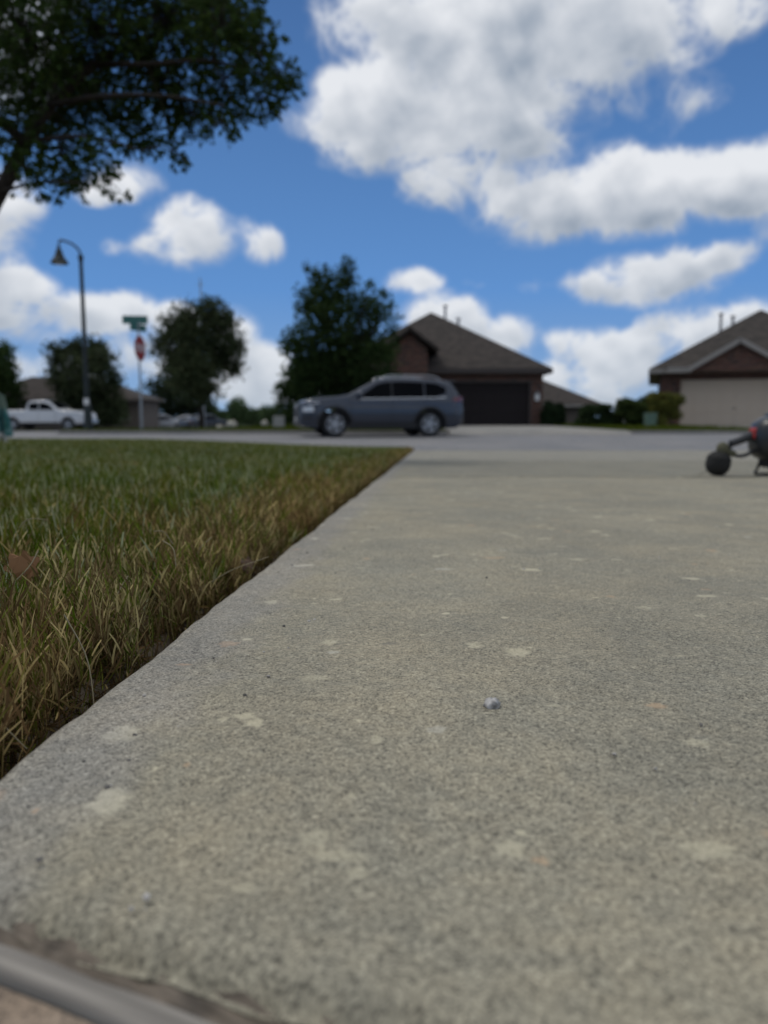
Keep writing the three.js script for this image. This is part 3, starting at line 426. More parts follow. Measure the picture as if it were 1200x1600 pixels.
{
  const d = 25.6, o = V((224 - 600) / F * d, 0, -d); o.y = farY(o.x, d); const k = d / F, y = (py) => (655 - py) * k + EYE - o.y;
  const t = thing('stop_sign', 'red stop sign below green street name blades on a grey post', 'sign', o);
  part(t, 'post', new THREE.CylinderGeometry(0.032, 0.036, y(508) + 0.1, 10).translate(0, (y(508) - 0.1) / 2, 0), galv);
  const oct = (r, th) => new THREE.CylinderGeometry(r, r, th, 8).rotateY(Math.PI / 8).rotateX(Math.PI / 2), s = part(t, 'sign_plate', oct(0.44, 0.008), std(RGB(0.30, 0.012, 0.016), 0.45)); s.position.set(0, y(547), 0); s.rotation.y = 1.44; s.position.x += 0.045; s.position.z += 0.02;
  const rim = new THREE.Shape(), hole = new THREE.Path(); for (let i = 0; i < 8; i++) { const a = (i + 0.5) * Math.PI / 4, f = (q, r) => q[i ? 'lineTo' : 'moveTo'](Math.cos(a) * r, Math.sin(a) * r); f(rim, 0.43); f(hole, 0.408); } rim.holes.push(hole);
  part(s, 'white_border', new THREE.ShapeGeometry(rim).translate(0, 0, 0.006), std(RGB(0.7, 0.7, 0.7), 0.5, { side: THREE.DoubleSide }));
  const tx = new TextGeometry('STOP', { font, size: 0.235, depth: 0.002 }); tx.computeBoundingBox(); tx.scale(0.92, 1, 1); tx.translate(-tx.boundingBox.max.x * 0.46, -0.117, 0.005); part(s, 'lettering', tx, std(RGB(0.7, 0.7, 0.7), 0.5));
  const green = std(RGB(0.035, 0.145, 0.125), 0.5), b1 = part(t, 'name_blade', box(0.80, 0.26, 0.012, 0, 0, 0, 0.004), green, 'green street name blade turned to the street'); b1.position.set(-0.08, y(504.5), 0.045); b1.rotation.y = 0.12;
  const b2 = part(t, 'name_blade', box(0.72, 0.23, 0.012, 0, 0, 0, 0.004), green, 'green street name blade seen almost edge on'); b2.position.set(0, y(516), 0.0); b2.rotation.y = 1.1; part(t, 'bracket', box(0.08, 0.14, 0.08, 0, y(510), 0), galv);
}
{ // utility boxes
  const ub = (px, d, w, h, m, label) => { const x = (px - 600) / F * d, o = V(x, farY(x, d), -d), t = thing('utility_box', label, 'utility box', o); part(t, 'plinth', box(w * 1.08, 0.08, w * 0.9, 0, 0.03, 0), H.beigeTrim); part(t, 'cabinet', boxUV(box(w, h, w * 0.8, 0, 0.07 + h / 2, 0, 0.03)), m); part(t, 'lid', box(w * 1.04, 0.05, w * 0.86, 0, 0.09 + h, 0, 0.02), m); };
  ub(437, 30, 0.42, 0.36, std(RGB(0.34, 0.33, 0.30), 0.7), 'beige utility box on the grass beside the parked grey car');
  ub(1013, 34.6, 0.5, 0.5, std(RGB(0.12, 0.19, 0.14), 0.7), 'pale green utility box in front of the clipped hedges');
  for (const [px, w, h, label] of [[345, 0.42, 0.26, 'squat pale landscape rock in the far grass'], [364, 0.62, 0.50, 'tall whitish landscape rock in the far grass'], [415, 0.36, 0.36, 'narrow white landscape rock near the beige utility box']]) {
    const d = 44, x = (px - 600) / F * d, g = mergeVertices(new THREE.IcosahedronGeometry(1, 3)), p = g.attributes.position, v = V(); for (let i = 0; i < p.count; i++) { v.fromBufferAttribute(p, i); const k = 1 + 0.3 * n3(v.x * 1.2 + px, v.y * 1.2, v.z * 1.2) + 0.08 * n3(v.x * 4, v.y * 4, v.z * 4 + px); p.setXYZ(i, v.x * k * w / 2, Math.max(-0.12, v.y * k * h / 1.6 + h * 0.35), v.z * k * w / 2); } g.computeVertexNormals();
    const o = part(scene, numbered('landscape_rock'), g, std(RGB(0.52, 0.49, 0.42), 0.9)); o.position.set(x, farY(x, d) + 0.06, -d); tag(o, label, 'rock');
  }
}
// ---------------------------------------------------------------- trees, shrubs and hedges
const barkTex = texture(128, 512, (x, y) => { const v = 90 + 60 * (tileNoise(x / 6, y / 40, 128, 3) - 0.5) + 40 * (tileNoise(x / 2, y / 9, 128, 4) - 0.5); return [v, v * 0.9, v * 0.8]; });
barkTex.repeat.set(3, 2);
const bark = std(RGB(0.30, 0.28, 0.26), 0.95, { map: barkTex });
const leafMat = (c) => phys(RGB(1, 1, 1), 0.9, { vertexColors: true, transmission: 0.28, thickness: 0, side: THREE.DoubleSide, specularIntensity: 0.15 });
const leafM = leafMat();
function scatterLeaves(blobs, n, size, color, seed, shell = 0.6, spread = 1) {   // rhombic leaves through the volume of many clumps
  const r = rng(seed), pos = [], col = [], vol = blobs.map((b) => b[3] * b[3] * (b[4] ?? b[3])), tot = vol.reduce((a, b) => a + b, 0), X = V(), Y = V(), Z = V();
  blobs.forEach((b, bi) => {
    const k = Math.round(n * vol[bi] / tot), bt = 0.8 + 0.4 * r();
    for (let i = 0; i < k; i++) {
      X.set(r() * 2 - 1, r() * 2 - 1, r() * 2 - 1).normalize().multiplyScalar(Math.pow(r(), shell) * spread); const q = 1 + 0.35 * n3(X.x * 2.4 + bi, X.y * 2.4, X.z * 2.4);
      const cx = b[0] + X.x * b[3] * q, cy = b[1] + X.y * (b[4] ?? b[3]) * q, cz = b[2] + X.z * (b[5] ?? b[3]) * q, s = size * (0.6 + 0.8 * r());
      Y.set(r() * 2 - 1, r() * 1.6 - 0.9, r() * 2 - 1).normalize(); Z.set(r() * 2 - 1, r() * 2 - 1, r() * 2 - 1).cross(Y).normalize();
      const t = bt * (0.7 + 0.6 * r()), c = [color[0] * t * (0.9 + 0.3 * r()), color[1] * t, color[2] * t], a = [cx - Y.x * s, cy - Y.y * s, cz - Y.z * s], b2 = [cx + Y.x * s, cy + Y.y * s, cz + Y.z * s], l = [cx + Z.x * s * 0.5, cy + Z.y * s * 0.5 + s * 0.1, cz + Z.z * s * 0.5], m = [cx - Z.x * s * 0.5, cy - Z.y * s * 0.5 + s * 0.1, cz - Z.z * s * 0.5];
      pos.push(...a, ...l, ...b2, ...a, ...b2, ...m); for (let j = 0; j < 6; j++) col.push(...c);
    }
  });
  const g = new THREE.BufferGeometry(); g.setAttribute('position', new THREE.Float32BufferAttribute(pos, 3)); g.setAttribute('color', new THREE.Float32BufferAttribute(col, 3)); g.computeVertexNormals(); return g;
}
function tree(name, label, group, px, d, pxBlobs, opt) {        // clumps given as column, row, half width (photo pixels) seen at that distance
  const x = (px - 600) / F * d, base = opt.base ?? farY(x, d), k = d / F, r = rng(opt.seed), t = thing(name, label, opt.category ?? 'tree', V(x, base, -d), 0, group);
  const blobs = pxBlobs.map(([bx, by, br, bv]) => [(bx - px) * k, (655 - by) * k + EYE - base, (r() - 0.5) * br * k * 1.5 * (opt.deep ?? 1), br * k, (bv ?? br) * k]);
  const top = opt.fork ?? 1.3, gs = [taperTube([V(0, -0.08, 0), V(0.05, top * 0.5, 0.03), V(0, top, 0)], opt.trunk ?? 0.16, (opt.trunk ?? 0.16) * 0.75, 8, 9)];
  part(t, 'trunk', gs[0], bark);
  const br = blobs.map((b) => { const e = V(b[0], b[1], b[2]), a = V(0, Math.min(top, e.y * 0.8), 0); return taperTube([a, a.clone().lerp(e, 0.5).add(V((r() - 0.5) * 0.2, 0.12 * e.length() * 0.3, (r() - 0.5) * 0.2)), e], (opt.trunk ?? 0.16) * 0.38, 0.012, 8, 5); }); if (br.length) part(t, 'limbs', mergeGeometries(br), bark);
  const c = part(t, 'crown', scatterLeaves(blobs, Math.round(opt.leaves * 1.7), opt.size, opt.color, opt.seed + 1, opt.shell ?? 0.55), leafM); c.userData.kind = 'stuff';
  return t;
}
const DARK = [0.040, 0.072, 0.020], GREY = [0.060, 0.080, 0.036], MIDG = [0.065, 0.110, 0.032];
tree('oak_tree', 'broad dark oak behind the parked grey car', 'oaks across the street', 540, 31, [[500, 445, 22, 26], [545, 435, 18, 24], [525, 465, 40], [490, 480, 28], [570, 485, 32], [597, 495, 24], [600, 465, 14], [515, 515, 46], [565, 535, 44], [470, 515, 18], [468, 540, 30, 22], [448, 550, 14, 10], [535, 570, 58, 40], [490, 585, 44, 36], [598, 555, 28], [612, 520, 16], [480, 565, 34], [585, 600, 46, 30], [520, 615, 60, 28], [480, 425, 8, 12], [545, 415, 8, 12], [580, 450, 12], [625, 500, 8]], { seed: 401, leaves: 13000, size: 0.085, color: DARK, trunk: 0.19, fork: 1.5, shell: 0.5 });
tree('oak_tree', 'low bushy dark tree at the left end of the parked grey car', 'oaks across the street', 462, 34, [[450, 615, 22], [470, 600, 28], [445, 645, 20], [478, 635, 26], [462, 650, 24, 14]], { seed: 402, leaves: 4500, size: 0.075, color: DARK, trunk: 0.10, fork: 0.5 });
tree('oak_tree', 'round leafy oak right behind the stop sign', 'oaks across the street', 316, 40, [[300, 505, 34], [335, 490, 26], [345, 520, 38], [275, 520, 30], [258, 545, 22], [300, 550, 46], [345, 560, 40], [372, 545, 20], [315, 590, 42], [330, 478, 14], [355, 500, 18], [280, 580, 34], [370, 575, 14], [318, 615, 30, 22]], { seed: 403, leaves: 15000, size: 0.09, color: GREY, trunk: 0.17, fork: 1.2 });
tree('oak_tree', 'dark low tree beyond the cars between stop sign and round oak', 'oaks across the street', 262, 84, [[255, 618, 34], [285, 615, 32], [236, 640, 24], [270, 642, 38, 22], [305, 636, 28], [325, 645, 20]], { seed: 404, leaves: 7000, size: 0.14, color: [0.024, 0.038, 0.017], trunk: 0.12, fork: 0.5 });
tree('oak_tree', 'round grey-green tree standing behind the street lamp', 'oaks across the street', 143, 56, [[110, 560, 26], [140, 555, 30], [170, 570, 26], [125, 545, 14], [160, 545, 14], [100, 590, 22], [145, 590, 36], [182, 595, 18], [120, 620, 32], [165, 625, 32], [145, 650, 46, 20], [105, 640, 24, 20], [185, 640, 20, 20]], { seed: 405, leaves: 13000, size: 0.125, color: GREY, trunk: 0.15, fork: 0.9 });
tree('oak_tree', 'dark tree beyond the pickup at the side street', 'oaks across the street', 5, 58, [[10, 555, 22], [-10, 570, 30], [25, 580, 16], [0, 605, 36], [30, 615, 16], [10, 635, 30, 16], [25, 600, 18], [-40, 590, 40]], { seed: 406, leaves: 9000, size: 0.13, color: DARK, trunk: 0.15, fork: 1.0 });
for (const [px, py, w, h, s] of [[345, 652, 16, 12, 1], [372, 640, 16, 20, 2], [395, 650, 18, 14, 3], [420, 648, 16, 16, 4], [360, 654, 20, 10, 5], [330, 645, 14, 16, 6]]) tree('distant_tree', 'mid-green tree at the far end of the side street', 'trees at the end of the side street', px, 105 + s * 4, [[px, py, w, h], [px + w * 0.5, py + 6, w * 0.7, h * 0.7], [px - w * 0.5, py + 5, w * 0.7, h * 0.8]], { seed: 420 + s, leaves: 2600, size: 0.17, color: [0.085, 0.135, 0.055], trunk: 0.2, fork: 1 });
// a roof-edge antenna mast shows over the round oak
{ const d = 60, x = (321 - 600) / F * d, y = farY(x, d), t = thing('antenna_mast', 'thin antenna mast rising above the round oak', 'antenna', V(x, y, -d)); const h = (655 - 442) / F * d + EYE - y; part(t, 'mast', new THREE.CylinderGeometry(0.05, 0.09, h, 8).translate(0, h / 2, 0), galv); part(t, 'crossbar', box(0.5, 0.04, 0.04, 0, h - 0.5, 0), galv); }
function hedge(label, px, d, w, h, kind, color, seed, depth = w) {
  const x = (px - 600) / F * d, t = thing('hedge', label, 'hedge', V(x, farY(x, d), -d), 0, 'clipped hedges between the brick houses'), r = rng(seed), bl = [];
  if (kind === 'box') for (let i = 0; i < 40; i++) bl.push([(r() - 0.5) * w * 0.74, h * (0.12 + 0.74 * r()), (r() - 0.5) * depth * 0.7, w * 0.2, h * 0.15]); else for (let i = 0; i < 34; i++) { const a = r() * 6.28, e = i < 12 ? 0.02 + 0.1 * r() : r(); bl.push([Math.cos(a) * w * 0.34 * Math.sqrt(1 - e * e * 0.7), h * (0.1 + 0.72 * e), Math.sin(a) * depth * 0.34 * Math.sqrt(1 - e * e * 0.7), w * 0.2, h * 0.17]); }
  part(t, 'stems', mergeGeometries([-0.2, 0, 0.2].map((q) => taperTube([V(q * w, -0.05, 0), V(q * w * 1.2, h * 0.3, 0.05), V(q * w * 1.3, h * 0.7, 0)], 0.03, 0.015, 4, 5))), bark);
  const c = part(t, 'foliage', scatterLeaves(bl, 11000, 0.07, color, seed + 1, 0.4), leafM); c.userData.kind = 'stuff';
}
hedge('dark clipped shrub beside the dark garage pier', 862, 37.4, 1.2, 1.25, 'round', [0.026, 0.048, 0.020], 501);
hedge('low rounded dark shrub standing alone in the gap', 930, 36, 1.9, 1.06, 'round', [0.036, 0.062, 0.022], 502, 1.2);
hedge('square dark hedge right of the rounded shrub', 988, 35.5, 1.75, 1.36, 'box', [0.058, 0.086, 0.024], 503, 1.1);
hedge('tall yellow-green hedge at the corner of the beige garage', 1034, 35, 1.6, 1.56, 'box', [0.140, 0.150, 0.034], 504, 1.2);

// ---------------------------------------------------------------- vehicles (x forward, y up, built at their own size)
function lane(dir, pts) { return curve(pts); }
function makeCar(t, C) {
  const yt = curve(C.top), sill = C.sill, ra = C.arch, yax = C.wheelR, belt = C.belt, L0 = C.top[0][0], L1 = C.top[C.top.length - 1][0];
  const lowEnd = curve(C.low ?? [[L0, sill + 0.16], [L0 + 0.25, sill + 0.02], [L0 + 0.6, sill], [L1 - 0.7, sill], [L1 - 0.3, sill + 0.02], [L1, sill + 0.10]]);
  const yb = (x) => { let v = lowEnd(x); for (const a of C.axles) { const q = x - a; if (Math.abs(q) < ra) v = Math.max(v, yax + Math.sqrt(ra * ra - q * q) * 0.98); } return Math.min(v, yt(x) - 0.12); };
  const plan = (x) => { const f = clamp((x - (L1 - 0.65)) / 0.65), b = clamp(((L0 + 0.55) - x) / 0.55); return 1 - 0.22 * f * f * f - 0.04 * f - 0.16 * b * b * b; };
  const Wd = (x, y) => C.w / 2 * plan(x) * (1 - 0.05 * sstep(0.55, 0.2, y) - (y > belt ? C.tumble * (y - belt) : 0) - 0.015 * sstep(belt - 0.16, belt, y) + 0.012 * Math.sin(clamp((y - 0.35) / 0.6) * Math.PI));
  const rr = (x) => Math.min(C.round ?? 0.08, (yt(x) - yb(x)) * 0.45), shoulder = (x) => Wd(x, yt(x) - rr(x));
  const topY = (x, z) => { const s = shoulder(x) - rr(x); const q = clamp(Math.abs(z) / Math.max(s, 0.05)); return yt(x) + 0.035 * (1 - q * q); };
  const xs = []; for (let i = 0; i <= 84; i++) xs.push(mix(L0, L1, i / 84)); for (const a of C.axles) for (const q of [-1, -0.985, -0.95, -0.9, 0.9, 0.95, 0.985, 1]) xs.push(a + q * ra); xs.push(...(C.extra ?? [])); xs.sort((a, b) => a - b);
  const ring = (x) => {
    const a = [], b0 = yb(x), r = rr(x), y1 = yt(x) - r; a.push([0, b0], [Wd(x, b0) * 0.6, b0], [Wd(x, b0) - 0.02, b0]);
    for (let i = 0; i <= 12; i++) { const y = mix(b0 + 0.012, y1, i / 12); a.push([Wd(x, y), y]); }
    const s = Wd(x, y1); for (let i = 1; i <= 4; i++) { const q = i / 4 * Math.PI / 2; a.push([s - r * (1 - Math.cos(q)), y1 + r * Math.sin(q)]); } for (let i = 1; i <= 6; i++) { const z = (s - r) * (1 - i / 6); a.push([z, topY(x, z)]); }
    return a;
  };
  const rings = xs.map(ring), n = rings[0].length, pos = [], idx = [];
  xs.forEach((x, k) => { for (const s of [1, -1]) for (const [z, y] of rings[k]) pos.push(x, y, z * s); });
  for (let k = 0; k < xs.length - 1; k++) for (let s = 0; s < 2; s++) for (let i = 0; i < n - 1; i++) { const a = (k * 2 + s) * n + i, b = a + 1, c = a + 2 * n, d = c + 1; s ? idx.push(a, b, d, a, d, c) : idx.push(a, d, b, a, c, d); }
  for (const k of [0, xs.length - 1]) { const c = pos.length / 3; pos.push(xs[k], (yb(xs[k]) + yt(xs[k])) / 2, 0); for (let s = 0; s < 2; s++) for (let i = 0; i < n - 1; i++) { const a = (k * 2 + s) * n + i; (k === 0) === (s === 0) ? idx.push(c, a, a + 1) : idx.push(c, a + 1, a); } }
  let g = new THREE.BufferGeometry(); g.setAttribute('position', new THREE.Float32BufferAttribute(pos, 3)); g.setIndex(idx); g = mergeVertices(g, 1e-4); g.computeVertexNormals();
  const body = part(t, 'body', g, C.paint);
  const frontX = (y, z) => { for (let x = L1; x > 0; x -= 0.004) if (y < yt(x) - 0.01 && Math.abs(z) < Wd(x, y) - 0.01 && y > yb(x)) return x; return L1 - 1; };
  const rearX = (y, z) => { for (let x = L0; x < 0; x += 0.004) if (y < yt(x) - 0.01 && Math.abs(z) < Wd(x, y) - 0.01 && y > yb(x)) return x; return L0 + 1; };
  const S = {
    side: (name, x0, x1, lo, hi, m, off = 0.006, parent = t, nx = 16) => { for (const s of [1, -1]) part(parent, name, gridGeo(nx, 6, (u, v) => { const x = mix(x0, x1, u), y = mix(lo(x), hi(x), v); return V(x, y, s * (Wd(x, y) + off)); }), m); },
    top: (name, x0, x1, zf, m, off = 0.007, parent = t) => part(parent, name, gridGeo(14, 12, (u, v) => { const x = mix(x0, x1, u), z = (v * 2 - 1) * zf * (shoulder(x) - rr(x)); return V(x, topY(x, z) + off, z); }), m),
    front: (name, y0, y1, z0, z1, m, off = 0.008, end = frontX, parent = t) => part(parent, name, gridGeo(8, 5, (u, v) => { const z = mix(z0, z1, u), y = mix(y0, y1, v); return V(end(y, z) + (end === frontX ? off : -off), y, z); }), m),
    Wd, yt, yb, frontX, rearX, topY, shoulder, rr, ra, yax,
  };
  // wheel wells and floor
  part(t, 'underbody', mergeGeometries([box(L1 - L0 - 0.7, 0.25, C.w * 0.62, (L0 + L1) / 2, sill + 0.17, 0), ...C.axles.map((a) => box(ra * 1.9, 0.42, C.w * 0.5, a, yax + 0.12, 0))]), H.dark);
  for (const a of C.axles) for (const s of [1, -1]) {
    const w = new THREE.Group(); w.name = 'wheel'; w.position.set(a, yax, s * (C.w / 2 - 0.125)); w.rotation.y = s > 0 ? 0 : Math.PI; t.add(w);
    part(w, 'tyre', new THREE.LatheGeometry([[yax * 0.66, -0.10], [yax * 0.90, -0.115], [yax * 0.985, -0.09], [yax, -0.03], [yax, 0.03], [yax * 0.985, 0.09], [yax * 0.90, 0.115], [yax * 0.66, 0.10], [yax * 0.62, 0.04]].map((p) => new THREE.Vector2(...p)), 36).rotateX(Math.PI / 2), C.tyre);
    const sp = [new THREE.TorusGeometry(yax * 0.655, 0.018, 6, 32).translate(0, 0, 0.085).toNonIndexed(), new THREE.CylinderGeometry(yax * 0.16, yax * 0.18, 0.05, 14).rotateX(Math.PI / 2).translate(0, 0, 0.07).toNonIndexed()];
    for (let i = 0; i < 5; i++) for (const q of [-0.16, 0.16]) { const b = new THREE.BoxGeometry(yax * 0.56, 0.042, 0.03).translate(yax * 0.38, 0, 0).rotateZ(q * 0.5); b.rotateZ(i * Math.PI * 2 / 5 + q * 0.8).translate(0, 0, 0.075); sp.push(b.toNonIndexed()); }
    for (const x of sp) { x.deleteAttribute('uv'); } part(w, 'rim', mergeGeometries(sp), C.rim); part(w, 'brake_disc', new THREE.CylinderGeometry(yax * 0.62, yax * 0.62, 0.02, 24).rotateX(Math.PI / 2).translate(0, 0, 0.0), H.dark);
  }
  return S;
}
const tyreM = std(RGB(0.018, 0.018, 0.019), 0.85), rimM = std(RGB(0.42, 0.43, 0.45), 0.35, { metalness: 0.7 }), glassM = phys(RGB(0.002, 0.0025, 0.004), 0.04, { specularIntensity: 0.12 }), trimM = std(RGB(0.022, 0.022, 0.024), 0.6), lampM = phys(RGB(0.60, 0.62, 0.64), 0.12, { clearcoat: 1 }), redM = phys(RGB(0.12, 0.012, 0.015), 0.2, { clearcoat: 1 }), chromeM = std(RGB(0.55, 0.56, 0.58), 0.2, { metalness: 0.9 });
const paint = (r, g, b) => phys(RGB(r, g, b), 0.38, { metalness: 0.35, clearcoat: 0.9, clearcoatRoughness: 0.08 });
{ // grey crossover parked along the far kerb, nose to the left
  const t = thing('parked_car', 'grey-blue SUV parked along the far kerb in front of the brick house', 'car'), W = 1.89;
  const C = { w: W, sill: 0.23, arch: 0.44, wheelR: 0.365, belt: 1.045, tumble: 0.26, round: 0.09, axles: [-1.34, 1.42], tyre: tyreM, rim: rimM, paint: paint(0.028, 0.036, 0.055),
    top: [[-2.385, 0.80], [-2.37, 0.98], [-2.28, 1.12], [-2.12, 1.37], [-1.98, 1.53], [-1.75, 1.60], [-1.2, 1.645], [-0.6, 1.665], [-0.1, 1.645], [0.2, 1.585], [0.5, 1.45], [0.8, 1.29], [1.05, 1.175], [1.25, 1.135], [1.7, 1.10], [2.05, 1.05], [2.24, 0.985], [2.34, 0.90], [2.385, 0.62]] };
  const S = makeCar(t, C), bl = (x) => mix(1.115, 1.06, clamp((x + 1.8) / 2.6)), roofLine = (x) => Math.min(S.yt(x) - 0.11, 1.56);
  const w1 = (x) => Math.max(bl(x) + 0.012, Math.min(roofLine(x), 1.08 + (0.80 - x) * 0.66));
  S.side('window', -0.20, 0.76, (x) => bl(x) + 0.01, w1, glassM, 0.007); S.side('window', -1.16, -0.24, (x) => bl(x) + 0.01, w1, glassM, 0.007); S.side('window', -1.82, -1.20, (x) => bl(x) + 0.01 + 0.10 * sstep(-1.45, -1.82, x), (x) => Math.max(bl(x) + 0.115, roofLine(x) - 0.08 * sstep(-1.5, -1.82, x)), glassM, 0.007);
  S.side('pillar', -0.24, -0.20, (x) => bl(x) + 0.01, w1, trimM, 0.009, t, 2); S.side('window_trim', -1.82, 0.76, (x) => bl(x) - 0.012, (x) => bl(x) + 0.012, chromeM, 0.010);
  S.top('windshield', 0.24, 1.06, 0.90, glassM); S.top('rear_window', -2.24, -1.99, 0.80, glassM);
  S.side('sill_cladding', -0.95, 1.02, (x) => 0.235, () => 0.40, trimM, 0.012);
  for (const a of C.axles) S.side('arch_cladding', a - 0.505, a + 0.505, (x) => Math.max(S.yb(x) + 0.003, 0.26), (x) => Math.max(S.yb(x) + 0.006, 0.365 + Math.sqrt(Math.max(0, 0.51 * 0.51 - (x - a) ** 2)) * 0.98), trimM, 0.012, t, 40);
  for (const x of [-1.16, -0.22, 0.98]) S.side('door_seam', x - 0.006, x + 0.006, () => 0.42, (q) => bl(q) - 0.015, H.dark, 0.004, t, 1);
  for (const x of [-0.95, 0.02]) S.side('door_handle', x - 0.09, x + 0.09, () => 0.935, () => 0.965, C.paint, 0.022, t, 6);
  S.side('crease', -1.9, 1.9, (x) => 0.885, (x) => 0.895, C.paint, 0.014, t, 30);
  S.side('headlight', 2.02, 2.30, (x) => 0.70, (x) => 0.86 - 0.03 * sstep(2.0, 2.3, x), lampM, 0.012); S.side('day_light', 1.86, 2.18, (x) => 0.93, (x) => 0.96, lampM, 0.010);
  S.side('tail_light', -2.36, -2.02, (x) => 1.00, (x) => 1.15 - 0.05 * sstep(-2.2, -2.0, x), redM, 0.010);
  const gr = S.front('grille', 0.50, 0.86, -0.42, 0.42, trimM); for (const y of [0.56, 0.64, 0.72]) S.front('grille_bar', y, y + 0.018, -0.40, 0.40, chromeM, 0.018, undefined, gr);
  S.front('lower_intake', 0.34, 0.44, -0.55, 0.55, trimM); S.front('number_plate', 0.44, 0.55, -0.15, 0.15, H.white, 0.022);
  S.side('fog_light', 2.10, 2.30, () => 0.50, () => 0.58, trimM, 0.010);
  for (const s of [1, -1]) { const m = part(t, 'wing_mirror', new THREE.SphereGeometry(0.115, 16, 12).scale(0.62, 0.78, 1.0).translate(0.72, 1.175, s * (S.Wd(0.72, 1.06) + 0.10)), C.paint); part(m, 'mirror_glass', new THREE.CircleGeometry(0.07, 16).rotateY(-Math.PI / 2).translate(0.655, 1.18, s * (S.Wd(0.72, 1.06) + 0.10)), chromeM); part(t, 'roof_rail', tube([[-1.75, S.yt(-1.75) + 0.0, s * 0.60], [-1.6, 1.70, s * 0.61], [-0.6, 1.735, s * 0.62], [-0.1, 1.71, s * 0.62], [0.06, 1.62, s * 0.62]], 0.018, 24, 6), chromeM); }
  part(t, 'rear_spoiler', box(0.26, 0.03, 1.15, -2.06, 1.595, 0, 0.012), C.paint);
  t.position.set(-0.20, roadY(0, 22.8), -22.8); t.rotation.y = Math.PI + 0.24;
}
function pickupTruck(label, px, d, p, flip) {
  const x = (px - 600) / F * d, t = thing('pickup_truck', label, 'truck');
  const C = { w: 1.98, sill: 0.40, arch: 0.47, wheelR: 0.39, belt: 1.24, tumble: 0.22, round: 0.08, axles: [-1.75, 1.85], tyre: tyreM, rim: rimM, paint: p, extra: [-0.86, -0.84, -0.80, -0.74],
    top: [[-2.92, 1.10], [-2.88, 1.22], [-2.6, 1.25], [-0.92, 1.27], [-0.86, 1.30], [-0.80, 1.55], [-0.70, 1.78], [-0.45, 1.84], [0.1, 1.85], [0.45, 1.80], [0.85, 1.58], [1.15, 1.34], [1.35, 1.27], [2.3, 1.20], [2.65, 1.12], [2.82, 0.98], [2.9, 0.72]] };
  const S = makeCar(t, C), hi = (x) => Math.max(1.275, Math.min(S.yt(x) - 0.12, 1.72, 1.30 + (1.02 - x) * 0.75));
  S.side('window', 0.02, 0.98, () => 1.265, hi, glassM); S.side('window', -0.66, -0.04, () => 1.265, (x) => Math.min(hi(x), S.yt(x) - 0.13), glassM); S.top('windshield', 0.5, 1.18, 0.88, glassM); S.side('sill_cladding', -1.25, 1.35, () => 0.41, () => 0.50, trimM, 0.01);
  S.side('headlight', 2.55, 2.85, () => 0.86, () => 1.0, lampM, 0.01); S.side('tail_light', -2.90, -2.78, () => 0.85, () => 1.15, redM, 0.01); S.front('grille', 0.70, 1.0, -0.5, 0.5, trimM); part(t, 'front_bumper', box(0.16, 0.22, 1.72, 2.86, 0.56, 0, 0.04), chromeM); part(t, 'rear_bumper', box(0.14, 0.18, 1.72, -2.94, 0.58, 0, 0.04), chromeM);
  for (const x2 of [-0.04, 1.08]) S.side('door_seam', x2 - 0.007, x2 + 0.007, () => 0.52, () => 1.24, H.dark, 0.004, t, 1); S.top('bed_opening', -2.75, -0.98, 0.86, H.dark, 0.006);
  t.position.set(x, farY(x, d) + 0.02, -d); t.rotation.y = flip ? Math.PI : 0; return t;
}
pickupTruck('white pickup truck parked beside the street lamp pole', 78, 49, phys(RGB(0.60, 0.61, 0.63), 0.35, { clearcoat: 0.9, clearcoatRoughness: 0.1 })).rotation.y = -0.10;
function sedan(label, px, d, p, turn) {
  const x = (px - 600) / F * d, t = thing('parked_car', label, 'car', V(x, farY(x, d), -d), turn, 'cars parked down the side street');
  const C = { w: 1.8, sill: 0.20, arch: 0.36, wheelR: 0.32, belt: 0.92, tumble: 0.30, round: 0.08, axles: [-1.35, 1.35], tyre: tyreM, rim: rimM, paint: p, top: [[-2.3, 0.62], [-2.27, 0.86], [-2.0, 0.98], [-1.6, 1.02], [-1.2, 1.22], [-0.8, 1.38], [-0.2, 1.44], [0.2, 1.42], [0.6, 1.24], [1.0, 1.0], [1.3, 0.93], [1.9, 0.84], [2.2, 0.70], [2.32, 0.5]] };
  const S = makeCar(t, C), hi = (x2) => Math.max(0.95, Math.min(S.yt(x2) - 0.10, 1.33)); S.side('window', -1.25, 0.72, () => 0.94, hi, glassM); S.top('windshield', 0.28, 0.98, 0.88, glassM); S.top('rear_window', -1.5, -0.95, 0.85, glassM); S.side('headlight', 1.98, 2.24, () => 0.58, () => 0.68, lampM, 0.01); S.side('tail_light', -2.26, -2.02, () => 0.75, () => 0.88, redM, 0.01);
}
sedan('silver sedan parked behind the stop sign post', 258, 72, paint(0.42, 0.43, 0.45), 0.25);
sedan('white sedan parked under the round oak', 300, 76, phys(RGB(0.62, 0.63, 0.65), 0.35, { clearcoat: 0.9 }), 0.3);
sedan('dark sedan nosed out past the round oak trunk', 322, 70, paint(0.06, 0.065, 0.075), 0.9);

